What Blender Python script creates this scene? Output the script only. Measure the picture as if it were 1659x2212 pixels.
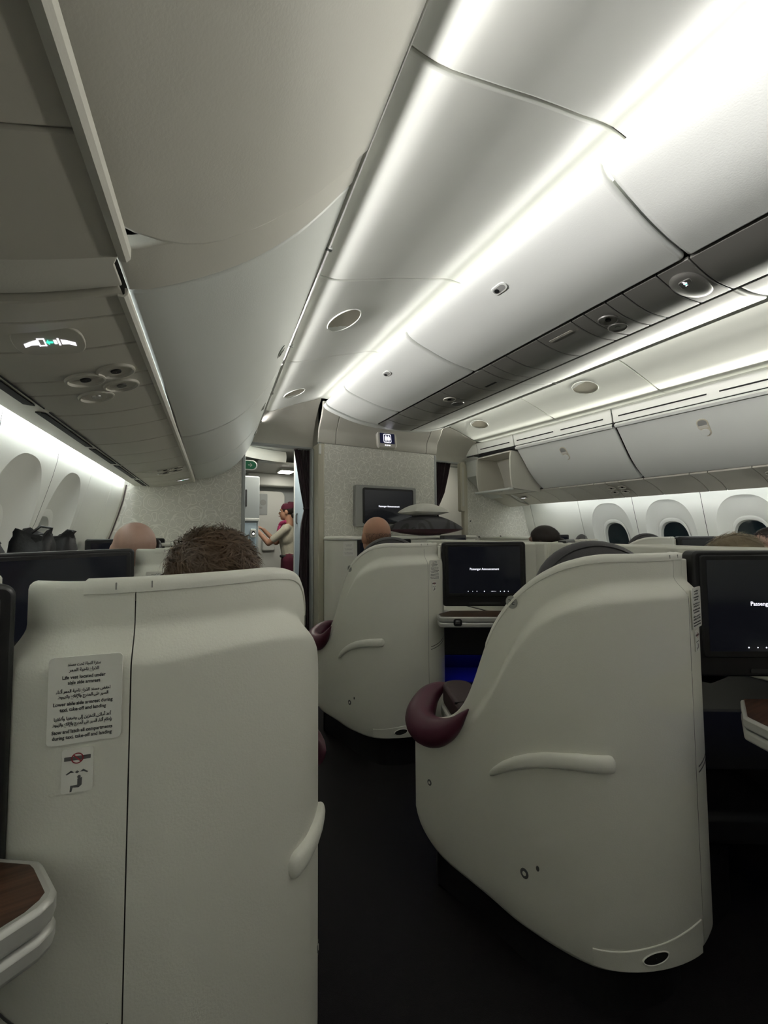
import bpy, bmesh, math, random
from mathutils import Vector, Matrix
random.seed(7)
for _o in list(bpy.data.objects): bpy.data.objects.remove(_o)
SC = bpy.context.scene
COL = SC.collection
R = math.radians

# ------------------------------------------------------------------ camera
CAM_H = 1.15
def cam_axes(yaw, pitch, roll):
    cy, sy, cp, sp = math.cos(yaw), math.sin(yaw), math.cos(pitch), math.sin(pitch)
    F = Vector((sy*cp, cy*cp, sp)); r = Vector((cy, -sy, 0)); u = r.cross(F)
    c, s = math.cos(roll), math.sin(roll)
    return r*c + u*s, u*c - r*s, F
_r, _u, _f = cam_axes(R(28.08), R(2.86), R(-.37))
cd = bpy.data.cameras.new('camera'); cam = bpy.data.objects.new('camera', cd); COL.objects.link(cam)
cd.sensor_fit = 'VERTICAL'; cd.sensor_height = 36; cd.lens = 841/2212*36; cd.clip_start = .02; cd.clip_end = 60
mw = Matrix.Identity(4)
for i in range(3):
    mw[i][0], mw[i][1], mw[i][2] = _r[i], _u[i], -_f[i]
mw[0][3], mw[1][3], mw[2][3] = 0, 0, CAM_H
cam.matrix_world = mw
SC.camera = cam

# ------------------------------------------------------------------ world, exposure
W = bpy.data.worlds.new('world'); SC.world = W; W.use_nodes = True
W.node_tree.nodes['Background'].inputs[0].default_value = (.02, .05, .05, 1)
W.node_tree.nodes['Background'].inputs[1].default_value = .06
vs = SC.view_settings
vs.view_transform = 'Standard'; vs.look = 'None'; vs.gamma = 1; vs.use_curve_mapping = False
vs.exposure = 0.30
SC.cycles.diffuse_bounces = 5; SC.cycles.max_bounces = 8
# strengths of the cabin's own lamps (cove strips, galley lights)
E_SIDE, E_SIDE_R = 40.0, 10.0
def lamp_bar(name, a, b, aim, width, power, spread, col):
    """long LED bar lying along a..b, throwing its light towards aim"""
    L = bpy.data.lights.new(name, 'AREA'); L.shape = 'RECTANGLE'; L.energy = power; L.color = col; L.spread = R(spread)
    a, b, aim = Vector(a), Vector(b), Vector(aim).normalized(); x = (b-a).normalized(); z = -(aim-x*aim.dot(x)).normalized(); y = z.cross(x)
    L.size = (b-a).length; L.size_y = width; o = bpy.data.objects.new(name, L); COL.objects.link(o); m = Matrix.Identity(4); c = (a+b)/2
    for i in range(3): m[i][0], m[i][1], m[i][2], m[i][3] = x[i], y[i], z[i], c[i]
    o.matrix_world = m; return o
LED = (1.0, .965, .95)
lamp_bar('cove_lamp', (1.165, -3.0, 2.312), (1.165, 3.24, 2.312), (-1, 0, .0), .022, 3.0, 60, LED)
lamp_bar('cove_lamp', (.122, -3.0, 2.128), (.600, 3.45, 2.100), (1, 0, .07), .026, 35, 64, LED)
lamp_bar('cove_lamp', (3.520, -3.0, 2.178), (3.052, 3.45, 2.178), (-1, 0, .08), .020, 17, 62, (1, .98, .88))
lamp_bar('cove_lamp', (2.527, -3.0, 2.312), (2.527, 3.24, 2.312), (1, 0, .0), .022, 2.5, 60, LED)

# ------------------------------------------------------------------ materials
def srgb(r, g, b):
    f = lambda c: (c/255/12.92 if c/255 <= .04045 else ((c/255+.055)/1.055)**2.4)
    return (f(r), f(g), f(b), 1)
MATS = {}
def pm(name, col, rough=.5, metal=0, bump=0, bscale=200, vary=0, vscale=6, spec=.5, coat=0, sheen=0):
    m = bpy.data.materials.new(name); m.use_nodes = True
    nt = m.node_tree; b = nt.nodes['Principled BSDF']
    b.inputs['Base Color'].default_value = col; b.inputs['Roughness'].default_value = rough
    b.inputs['Metallic'].default_value = metal; b.inputs['Specular IOR Level'].default_value = spec
    b.inputs['Coat Weight'].default_value = coat; b.inputs['Sheen Weight'].default_value = sheen
    tc = nt.nodes.new('ShaderNodeTexCoord')
    if vary:
        n = nt.nodes.new('ShaderNodeTexNoise'); n.inputs['Scale'].default_value = vscale; n.inputs['Detail'].default_value = 4
        mx = nt.nodes.new('ShaderNodeMix'); mx.data_type = 'RGBA'
        mx.inputs[6].default_value = tuple(c*(1-vary) for c in col[:3])+(1,)
        mx.inputs[7].default_value = tuple(min(1, c*(1+vary)) for c in col[:3])+(1,)
        nt.links.new(tc.outputs['Object'], n.inputs['Vector']); nt.links.new(n.outputs['Fac'], mx.inputs[0])
        nt.links.new(mx.outputs[2], b.inputs['Base Color'])
    if bump:
        n2 = nt.nodes.new('ShaderNodeTexNoise'); n2.inputs['Scale'].default_value = bscale; n2.inputs['Detail'].default_value = 2
        bp = nt.nodes.new('ShaderNodeBump'); bp.inputs['Strength'].default_value = bump; bp.inputs['Distance'].default_value = .002
        nt.links.new(tc.outputs['Object'], n2.inputs['Vector']); nt.links.new(n2.outputs['Fac'], bp.inputs['Height'])
        nt.links.new(bp.outputs['Normal'], b.inputs['Normal'])
    MATS[name] = m
    return m
def em(name, col, strength, rough=.4):
    m = pm(name, col, rough)
    b = m.node_tree.nodes['Principled BSDF']
    b.inputs['Emission Color'].default_value = col; b.inputs['Emission Strength'].default_value = strength
    return m
pm('cabin_white', (.80, .81, .76, 1), .42, bump=.12, bscale=260, vary=.02)
pm('ceiling_white', (.84, .86, .80, 1), .45, bump=.04, bscale=150, vary=.02)
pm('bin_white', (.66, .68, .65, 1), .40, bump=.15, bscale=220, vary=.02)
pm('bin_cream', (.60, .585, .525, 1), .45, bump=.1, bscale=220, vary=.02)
pm('service_grey_shaded', (.14, .138, .125, 1), .33, bump=.05, bscale=200, vary=.03)  # grey plastic, made darker by putting the underside's shade into its colour
pm('service_pale', (.50, .48, .42, 1), .38, bump=.05, bscale=200, vary=.03)
pm('shell_cream', (.79, .785, .70, 1), .42, bump=.18, bscale=330, vary=.025, vscale=4)
pm('shell_cap', (.82, .815, .735, 1), .4, bump=.1, bscale=330)
pm('gap_black', (.004, .004, .004, 1), .8)
pm('black_plastic', (.012, .012, .013, 1), .35, bump=.05, bscale=400)
pm('dark_console', (.012, .012, .014, 1), .6, bump=.05)
pm('seam_grey', (.10, .10, .09, 1), .6)
pm('latch_grey', (.33, .335, .32, 1), .3, metal=.2)
pm('headrest_fabric', (.055, .052, .056, 1), .9, bump=.5, bscale=900, vary=.2, vscale=60, sheen=.3)
pm('maroon_leather', (.075, .014, .030, 1), .42, bump=.1, bscale=300, vary=.1)
pm('brown_leather', (.045, .026, .027, 1), .5, bump=.15, bscale=300, vary=.1)
pm('grey_fabric', (.12, .115, .11, 1), .9, bump=.3, bscale=600)
pm('carpet', (.007, .0055, .0065, 1), .95, bump=.8, bscale=700, vary=.35, vscale=90)
pm('silver_edge', (.52, .52, .49, 1), .35, metal=.35)
pm('metal', (.6, .6, .6, 1), .25, metal=1)
pm('dark_oval', (.008, .008, .008, 1), .7)
pm('sticker', (.84, .835, .77, 1), .3)
pm('ink', (.03, .03, .03, 1), .6)
pm('ink_grey', (.10, .10, .10, 1), .6)
pm('ink_red', (.28, .02, .03, 1), .6)
pm('disc_grey', (.28, .28, .255, 1), .4)
pm('curtain', (.030, .014, .020, 1), .9, bump=.3, bscale=500, vary=.25, vscale=40, sheen=.2)
pm('post_cream', (.56, .53, .43, 1), .45, vary=.02)
pm('galley_grey', (.40, .42, .42, 1), .4, vary=.03)
pm('galley_white', (.72, .72, .68, 1), .4, vary=.02)
pm('door_blue', (.50, .60, .68, 1), .4, vary=.02)
pm('skin_light', (.40, .255, .20, 1), .5, vary=.12, vscale=18, bump=.1, bscale=300)
pm('skin_tan', (.42, .22, .14, 1), .48, vary=.15, vscale=18, bump=.1, bscale=300)
pm('hair_brown', (.105, .060, .030, 1), .55, vary=.4, vscale=40)
pm('hair_dark', (.022, .013, .010, 1), .45, vary=.3, vscale=40)
pm('hair_blond', (.36, .29, .19, 1), .5, vary=.35, vscale=40)
pm('hair_stubble', (.20, .12, .09, 1), .7, vary=.3, vscale=60)
pm('cloth_navy', (.02, .025, .04, 1), .9, vary=.2)
pm('cloth_grey', (.10, .10, .10, 1), .9, vary=.2)
pm('cloth_white', (.5, .5, .48, 1), .9, vary=.1)
pm('cloth_beige', (.46, .43, .34, 1), .9, bump=.4, bscale=300, vary=.25, vscale=120)
pm('cloth_maroon', (.09, .008, .025, 1), .85, vary=.2)
pm('scarf_pink', (.42, .04, .14, 1), .7, vary=.5, vscale=60)
pm('eye_white', (.7, .7, .68, 1), .2)
pm('pouch_black', (.010, .010, .011, 1), .45, bump=.5, bscale=60)
pm('linen_white', (.72, .71, .65, 1), .85, vary=.08, vscale=14, bump=.4, bscale=30)
pm('exit_green', (.010, .17, .085, 1), .4)
pm('white_print', (.8, .8, .77, 1), .4)
pm('frame_tortoise', (.05, .03, .02, 1), .3)
em('cove_glow', (1, .98, .92, 1), 1.5)
em('cove_side', (.94, 1, 1, 1), E_SIDE); em('cove_side_right', (.97, 1, 1, 1), E_SIDE_R)
em('screen_text', (.85, .85, .95, 1), 1.0); em('sign_white', (.92, .9, 1, 1), 1.25); em('sign_green', (.06, .75, .55, 1), 1.0)
em('sign_dark', (.012, .014, .05, 1), .25)
em('galley_lamp', (1, .97, .85, 1), 20.0); em('blue_lamp', (.02, .03, 1, 1), 7.0); em('spot_lamp', (1, 1, .95, 1), 3.0)
def wood():
    m = bpy.data.materials.new('dark_wood'); m.use_nodes = True; nt = m.node_tree; b = nt.nodes['Principled BSDF']
    tc = nt.nodes.new('ShaderNodeTexCoord'); mp = nt.nodes.new('ShaderNodeMapping'); mp.inputs['Scale'].default_value = (6, 120, 6); mp.inputs['Rotation'].default_value = (0, 0, R(62))
    n = nt.nodes.new('ShaderNodeTexNoise'); n.inputs['Scale'].default_value = 1.2; n.inputs['Detail'].default_value = 6
    cr = nt.nodes.new('ShaderNodeValToRGB'); cr.color_ramp.elements[0].color = (.022, .009, .005, 1); cr.color_ramp.elements[1].color = (.10, .045, .025, 1)
    cr.color_ramp.elements[0].position = .35; cr.color_ramp.elements[1].position = .7
    nt.links.new(tc.outputs['Object'], mp.inputs[0]); nt.links.new(mp.outputs[0], n.inputs['Vector']); nt.links.new(n.outputs['Fac'], cr.inputs[0])
    nt.links.new(cr.outputs[0], b.inputs['Base Color']); b.inputs['Roughness'].default_value = .35
    MATS['dark_wood'] = m
wood()
def screen_mat(name, col, glow):
    m = pm(name, col, .12, spec=.6)
    b = m.node_tree.nodes['Principled BSDF']; b.inputs['Emission Color'].default_value = (.10, .11, .16, 1); b.inputs['Emission Strength'].default_value = glow
screen_mat('screen', (.006, .007, .010, 1), .02)
screen_mat('window_dark', (.004, .012, .012, 1), .02)
def pattern(name, base, line, scale, ax=2):
    # eight-fold star lattice built from four cosine waves
    m = bpy.data.materials.new(name); m.use_nodes = True; nt = m.node_tree; b = nt.nodes['Principled BSDF']
    tc = nt.nodes.new('ShaderNodeTexCoord'); sx = nt.nodes.new('ShaderNodeSeparateXYZ'); nt.links.new(tc.outputs['Object'], sx.inputs[0])
    def math_(op, a, c=None):
        n = nt.nodes.new('ShaderNodeMath'); n.operation = op
        for i, q in enumerate((a, c)):
            if q is None: continue
            if isinstance(q, (int, float)): n.inputs[i].default_value = q
            else: nt.links.new(q, n.inputs[i])
        return n.outputs[0]
    tot = None
    for k in range(4):
        a = k*math.pi/4 + .12
        p = math_('ADD', math_('MULTIPLY', sx.outputs[0], math.cos(a)*scale), math_('MULTIPLY', sx.outputs[ax], math.sin(a)*scale))
        c = math_('COSINE', p); tot = c if tot is None else math_('ADD', tot, c)
    f = math_('ABSOLUTE', math_('SUBTRACT', math_('ABSOLUTE', math_('SUBTRACT', tot, .25)), .95))
    st = nt.nodes.new('ShaderNodeMapRange'); st.inputs[1].default_value = .18; st.inputs[2].default_value = .42; nt.links.new(f, st.inputs[0])
    mx = nt.nodes.new('ShaderNodeMix'); mx.data_type = 'RGBA'; mx.inputs[6].default_value = line; mx.inputs[7].default_value = base
    nt.links.new(st.outputs[0], mx.inputs[0]); nt.links.new(mx.outputs[2], b.inputs['Base Color']); b.inputs['Roughness'].default_value = .55
    MATS[name] = m
pattern('wall_pattern', (.70, .69, .63, 1), (.88, .87, .81, 1), 76)
pattern('pillow_pattern', (.050, .048, .056, 1), (.012, .011, .013, 1), 24, 1)

# ------------------------------------------------------------------ helpers
V = Vector
def link(o, parent=None):
    COL.objects.link(o)
    if parent is not None: o.parent = parent
    return o
def tag(o, label=None, cat=None, group=None, kind=None):
    if label: o['label'] = label
    if cat: o['category'] = cat
    if group: o['group'] = group
    if kind: o['kind'] = kind
    return o
def thing(name, label, cat, loc=(0, 0, 0), rotz=0, group=None, kind=None):
    o = bpy.data.objects.new(name, None); o.empty_display_size = .05
    o.location = loc; o.rotation_euler = (0, 0, rotz); link(o); return tag(o, label, cat, group, kind)
class MB:
    def __init__(s): s.v = []; s.f = []
    def add(s, vs_, fs):
        n = len(s.v); s.v += [tuple(p) for p in vs_]; s.f += [tuple(i+n for i in f) for f in fs]; return s
    def box(s, x0, x1, y0, y1, z0, z1, M=None):
        p = [V((x, y, z)) for z in (z0, z1) for y in (y0, y1) for x in (x0, x1)]
        if M is not None: p = [M @ q for q in p]
        return s.add(p, [(0, 2, 3, 1), (4, 5, 7, 6), (0, 1, 5, 4), (2, 6, 7, 3), (0, 4, 6, 2), (1, 3, 7, 5)])
    def grid(s, rows, wrap=False):
        n = len(rows[0]); fs = []
        for i in range(len(rows)-1):
            for j in range(n if wrap else n-1):
                k = (j+1) % n; fs.append((i*n+j, i*n+k, (i+1)*n+k, (i+1)*n+j))
        return s.add([p for r in rows for p in r], fs)
    def prism(s, poly, z0, z1, M=None):
        n = len(poly); p = [V((a, b, z0)) for a, b in poly] + [V((a, b, z1)) for a, b in poly]
        if M is not None: p = [M @ q for q in p]
        return s.add(p, [tuple(range(n-1, -1, -1)), tuple(range(n, 2*n))] + [(i, (i+1) % n, n+(i+1) % n, n+i) for i in range(n)])
    def tube(s, pts, rad, n=10, caps=True, flat=1):
        pts = [V(p) for p in pts]; rad = rad if isinstance(rad, (list, tuple)) else [rad]*len(pts); rows = []
        up = None
        for i, p in enumerate(pts):
            t = (pts[min(i+1, len(pts)-1)] - pts[max(i-1, 0)]).normalized()
            if up is None: up = V((0, 0, 1)) if abs(t.z) < .9 else V((1, 0, 0))
            x = t.cross(up).normalized(); y = x.cross(t).normalized(); up = y
            rows.append([p + (x*math.cos(a) + y*math.sin(a)*flat)*rad[i] for a in [2*math.pi*k/n for k in range(n)]])
        s.grid(rows, True)
        if caps:
            b = len(s.v)
            s.f.append(tuple(range(b-n, b))); s.f.append(tuple(range(b-n*len(rows)+n-1, b-n*len(rows)-1, -1)))
        return s
    def ell(s, c, r, n=16, m=10, M=None):
        c = V(c); rows = []
        for i in range(m+1):
            th = math.pi*(i/m); th = min(max(th, .02), math.pi-.02)
            rows.append([V((r[0]*math.sin(th)*math.cos(a), r[1]*math.sin(th)*math.sin(a), r[2]*math.cos(th))) for a in [2*math.pi*k/n for k in range(n)]])
        if M is not None: rows = [[M @ p for p in q] for q in rows]
        rows = [[c+p for p in q] for q in rows]
        s.grid(rows, True); b = len(s.v); s.f.append(tuple(range(b-n, b))); s.f.append(tuple(range(b-n*(m+1)+n-1, b-n*(m+1)-1, -1)))
        return s
    def mesh(s, name):
        m = bpy.data.meshes.new(name); m.from_pydata(s.v, [], s.f); m.validate(); return m
    def build(s, name, mat, parent=None, smooth=True, bevel=0, seg=2, angle=35, label=None):
        m = s.mesh(name); o = bpy.data.objects.new(name, m); link(o, parent)
        bm = bmesh.new(); bm.from_mesh(m); bmesh.ops.remove_doubles(bm, verts=bm.verts, dist=1e-6); bmesh.ops.recalc_face_normals(bm, faces=bm.faces); bm.to_mesh(m); bm.free()
        m.materials.append(MATS[mat])
        if smooth:
            m.shade_smooth()
            m.set_sharp_from_angle(angle=R(angle))
        if bevel:
            b = o.modifiers.new('bevel', 'BEVEL'); b.width = bevel; b.segments = seg; b.limit_method = 'ANGLE'; b.angle_limit = R(40); b.harden_normals = False
        if label: o['label'] = label
        return o
def slab_mb(grid, th, mb=None):
    """closed plate: grid of points, thickness th along the grid's normal"""
    a, b = len(grid), len(grid[0]); back = []
    for i in range(a):
        row = []
        for j in range(b):
            du = grid[min(i+1, a-1)][j]-grid[max(i-1, 0)][j]; dv = grid[i][min(j+1, b-1)]-grid[i][max(j-1, 0)]
            n = du.cross(dv); n = n.normalized() if n.length > 1e-9 else V((0, 0, 1)); row.append(grid[i][j]+n*th)
        back.append(row)
    mb = mb or MB(); n0 = len(mb.v)
    mb.add([p for r in grid for p in r]+[p for r in back for p in r], [])
    A = lambda i, j: n0+i*b+j
    B = lambda i, j: n0+a*b+i*b+j
    for i in range(a-1):
        for j in range(b-1):
            mb.f.append((A(i, j), A(i, j+1), A(i+1, j+1), A(i+1, j))); mb.f.append((B(i, j), B(i+1, j), B(i+1, j+1), B(i, j+1)))
    for i in range(a-1):
        mb.f.append((A(i, 0), A(i+1, 0), B(i+1, 0), B(i, 0))); mb.f.append((A(i, b-1), B(i, b-1), B(i+1, b-1), A(i+1, b-1)))
    for j in range(b-1):
        mb.f.append((A(0, j), B(0, j), B(0, j+1), A(0, j+1))); mb.f.append((A(a-1, j), A(a-1, j+1), B(a-1, j+1), B(a-1, j)))
    return mb
def copy_tree(o, parent=None):
    c = o.copy(); link(c); c.parent = parent
    for ch in o.children: copy_tree(ch, c)
    return c
def cat_rom(P, n=8):
    P = [V(p) for p in P]; P = [P[0]*2-P[1]]+P+[P[-1]*2-P[-2]]; o = []
    for i in range(1, len(P)-2):
        a, b, c, d = P[i-1:i+3]
        for j in range(n):
            t = j/n; o.append(.5*((2*b)+(c-a)*t+(2*a-5*b+4*c-d)*t*t+(-a+3*b-3*c+d)*t**3))
    o.append(P[-2]); return o
def resample(P, n):
    P = [V(p) for p in P]; L = [0]
    for a, b in zip(P, P[1:]): L.append(L[-1]+(b-a).length)
    o = []
    for k in range(n):
        s = L[-1]*k/(n-1); i = 0
        while i < len(P)-2 and L[i+1] < s: i += 1
        t = (s-L[i])/max(L[i+1]-L[i], 1e-9); o.append(P[i].lerp(P[i+1], min(max(t, 0), 1)))
    return o
def frame(origin, right, up):
    """matrix whose x = right, y = up, z = towards the viewer"""
    r = V(right).normalized(); u = V(up); u = (u-r*u.dot(r)).normalized(); n = r.cross(u); M = Matrix.Identity(4)
    for i in range(3): M[i][0], M[i][1], M[i][2], M[i][3] = r[i], u[i], n[i], origin[i]
    return M
def interp(tab, x):
    if x <= tab[0][0]: return tab[0][1]
    for (a, b), (c, d) in zip(tab, tab[1:]):
        if x <= c: return b+(d-b)*(x-a)/(c-a)
    return tab[-1][1]
def sstep(x): x = min(max(x, 0), 1); return x*x*(3-2*x)
def rrect(w, h, r, n=5, cx=0, cy=0):
    o = []
    for (sx, sy, a0) in ((1, 1, 0), (-1, 1, 90), (-1, -1, 180), (1, -1, 270)):
        for k in range(n+1):
            a = R(a0+90*k/n); o.append((cx+sx*(w/2-r)+r*math.cos(a), cy+sy*(h/2-r)+r*math.sin(a)))
    return o
def oval(w, h, p=2.4, n=40, cx=0, cy=0):
    o = []
    for k in range(n):
        a = 2*math.pi*k/n; c, s = math.cos(a), math.sin(a)
        o.append((cx+w/2*math.copysign(abs(c)**(2/p), c), cy+h/2*math.copysign(abs(s)**(2/p), s)))
    return o
def text(name, body, size, M, mat, parent=None, align='CENTER', depth=.0004, bold=0, w=None):
    c = bpy.data.curves.new(name, 'FONT'); c.body = body; c.size = size; c.align_x = align; c.align_y = 'CENTER'; c.extrude = depth; c.offset = bold; c.resolution_u = 2
    t = bpy.data.objects.new('tmp_text', c); COL.objects.link(t); bpy.context.view_layer.update()
    m = bpy.data.meshes.new_from_object(t.evaluated_get(bpy.context.evaluated_depsgraph_get())); bpy.data.objects.remove(t)
    if w and len(m.vertices):
        ww = max(v.co.x for v in m.vertices)-min(v.co.x for v in m.vertices); m.transform(Matrix.Diagonal((w/ww, 1, 1, 1)))
    m.transform(M); m.materials.clear(); m.materials.append(MATS[mat]); m.name = name
    return link(bpy.data.objects.new(name, m), parent)
_AR = dict(zip('ءآأؤإئابةتثجحخدذرزسشصضطظعغفقكلمنهوىي', [0xFE80, 0xFE81, 0xFE83, 0xFE85, 0xFE87, 0xFE89, 0xFE8D, 0xFE8F, 0xFE93, 0xFE95, 0xFE99, 0xFE9D, 0xFEA1, 0xFEA5, 0xFEA9, 0xFEAB, 0xFEAD, 0xFEAF, 0xFEB1, 0xFEB5, 0xFEB9, 0xFEBD, 0xFEC1, 0xFEC5, 0xFEC9, 0xFECD, 0xFED1, 0xFED5, 0xFED9, 0xFEDD, 0xFEE1, 0xFEE5, 0xFEE9, 0xFEED, 0xFEEF, 0xFEF1]))
def arabic(s):
    nj = 'ءآأؤإاةدذرزوى'; out = ''; i = 0; prev = False
    while i < len(s):
        c = s[i]
        if c not in _AR: out += c; prev = False; i += 1; continue
        nx = s[i+1] if i+1 < len(s) else ' '
        if c == 'ل' and nx in 'اأإ':
            out += chr({'ا': 0xFEFB, 'أ': 0xFEF7, 'إ': 0xFEF9}[nx]+(1 if prev else 0)); prev = False; i += 2; continue
        j = c not in nj and nx in _AR and nx != 'ء'
        out += chr(_AR[c]+(3 if prev and j else 2 if j else 1 if prev else 0)); prev = j; i += 1
    return out[::-1]

# ------------------------------------------------------------------ sections of the cabin
KL, KR = 1.03, 1.057
def sc(k, x, z): return x*k, CAM_H+(z-CAM_H)*k
TAP = math.tan(R(4.2))
# left outboard bin section: measured at two stations, linear between and beyond
_LN = resample(cat_rom([(-.094, 1.636, 0), (-.052, 1.651, 0), (.008, 1.684, 0), (.081, 1.731, 0), (.162, 1.795, 0), (.25, 1.884, 0), (.321, 1.972, 0), (.366, 2.034, 0), (.396, 2.074, 0)]), 18)
_LF = resample(cat_rom([(.119, 1.585, 0), (.186, 1.590, 0), (.288, 1.625, 0), (.392, 1.690, 0), (.482, 1.790, 0), (.545, 1.903, 0), (.580, 1.985, 0), (.604, 2.065, 0)]), 18)
def left_bin(y, j):
    t = (y/KL-.92)/(3.4-.92); p = _LN[j].lerp(_LF[j], t); x, z = sc(KL, p.x, p.y); return V((x, y, z))
def left_pt(y, xn, zn, xf, zf):
    t = (y/KL-.92)/(3.4-.92); x, z = sc(KL, xn+(xf-xn)*t, zn+(zf-zn)*t); return V((x, y, z))
def left_tap(y, xf, z):  # a line that tapers with the sidewall, given at 3.4
    x, z = sc(KL, xf-TAP*(3.4-y/KL), z); return V((x, y, z))
def right_tap(y, x183, z):
    x, z = sc(KR, x183-TAP*(y/KR-1.83), z); return V((x, y, z))
CEIL = [(0, 2.170), (.05, 2.166), (.12, 2.168), (.18, 2.176), (.286, 2.200), (.41, 2.228), (.547, 2.260), (.70, 2.291), (.80, 2.310), (.88, 2.328), (.95, 2.342), (1, 2.348)]
CEIL_R = [(0, 2.132), (.085, 2.148), (.172, 2.168), (.286, 2.198), (.41, 2.228), (.547, 2.260), (.70, 2.291), (.82, 2.310), (.91, 2.321), (.96, 2.325), (1, 2.327)]
def left_ceil(y, t):
    x0 = left_bin(y, 17).x+.012; return V((x0+(1.134-x0)*t, y, interp(CEIL, max(t, -.0))+max(0, -t)*.04))
def right_ceil(y, t):
    x1 = right_tap(y, 3.022, 2.1).x; x0 = 2.50; return V((x1+(x0-x1)*t, y, interp(CEIL_R, t)+.055*(1-t)+.012*t))
YB = -3.0    # how far the cabin is built behind the camera
def ys(a, b, n): return [a+(b-a)*i/(n-1) for i in range(n)]

# floor
MB().box(-1.1, 5.2, YB, 7.2, -.03, 0).build('floor', 'carpet')['kind'] = 'structure'

MB().box(-1.1, 5.2, YB-.05, YB, 0, 2.5).build('wall_rear', 'curtain', smooth=False)['kind'] = 'structure'
# aisle ceilings: panels between seams
def ceiling(name, fn, seams, flip):
    root = thing(name, None, None, kind='structure')
    for a, b in zip(seams, seams[1:]):
        g = [[fn(y, t) for t in [-.13+k/26*1.32 for k in range(27)]] for y in ys(a+.004, b-.004, 4)]
        if flip: g = g[::-1]
        slab_mb(g, -.02).build('ceiling_panel', 'ceiling_white', root, bevel=.005)
    for y in seams[1:-1]:   # joint strip seen in the gap
        g = [[fn(y+dy, t)+V((0, 0, .014)) for t in [k/16 for k in range(17)]] for dy in (-.02, .02)]
        if flip: g = g[::-1]
        slab_mb(g, -.01).build('joint_strip', 'service_pale', root)
    return root
LC = ceiling('ceiling', left_ceil, [YB, -.92, -.14, .652, 1.44, 2.27, 3.30], False)
RC = ceiling('ceiling', right_ceil, [YB, -.2, .70, 1.56, 2.43, 3.46], True)
def speaker(root, fn, y, t, ry, rt, flip):
    c = fn(y, t); a = fn(y, t+.05)-c; a.normalize(); b = V((0, 1, 0)); n = a.cross(b); n = n if n.z < 0 else -n
    mb = MB(); N = 40
    ring = lambda r, h: [c+a*(rt*r*math.cos(2*math.pi*k/N))+b*(ry*r*math.sin(2*math.pi*k/N))+n*h for k in range(N)]
    mb.grid([ring(.01, .001), ring(.5, .001), ring(.955, .001)], True); mb.build('speaker_grille', 'post_cream', root)
    MB().grid([ring(.95, 0), ring(.955, .004), ring(.985, .005), ring(1.0, 0)], True).build('speaker_rim', 'ceiling_white', root)
speaker(LC, left_ceil, 1.79, .375, .118, .085, 0)
speaker(LC, left_ceil, 2.92, .36, .10, .085, 0)
speaker(RC, right_ceil, 1.93, .50, .095, .10, 0)
speaker(RC, right_ceil, 3.12, .48, .10, .09, 0)

# light coves along the aisle ceilings
def strip(name, fn0, fn1, mat, a, b, label):
    g = [[fn0(y), fn1(y)] for y in ys(a, b, 12)]
    o = slab_mb(g, .004).build(name, mat); return tag(o, label, 'light strip')
strip('cove_light', lambda y: V((1.215, y, 2.280)), lambda y: V((1.215, y, 2.320)), 'cove_glow', YB, 3.24, 'long white cove light hidden behind the near top edge of the centre bins')
strip('cove_light', lambda y: left_bin(y, 17)+V((-.050, 0, .000)), lambda y: left_bin(y, 17)+V((-.052, 0, .034)), 'cove_glow', YB, 3.28, 'long cove light behind the top lip of the left bins')
strip('cove_light', lambda y: right_tap(y, 3.085, 2.104), lambda y: right_tap(y, 3.085, 2.122), 'cove_glow', YB, 3.5, 'yellowish cove light above the vent strip of the right bins')
strip('cove_light', lambda y: V((2.454, y, 2.282)), lambda y: V((2.454, y, 2.322)), 'cove_glow', YB, 3.24, 'cove light hidden behind the far top edge of the centre bins')
# roof closing the space above the coves
mb = MB(); mb.box(-.9, 5.0, YB, 4.2, 2.42, 2.45); mb.build('roof', 'gap_black')['kind'] = 'structure'

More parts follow.
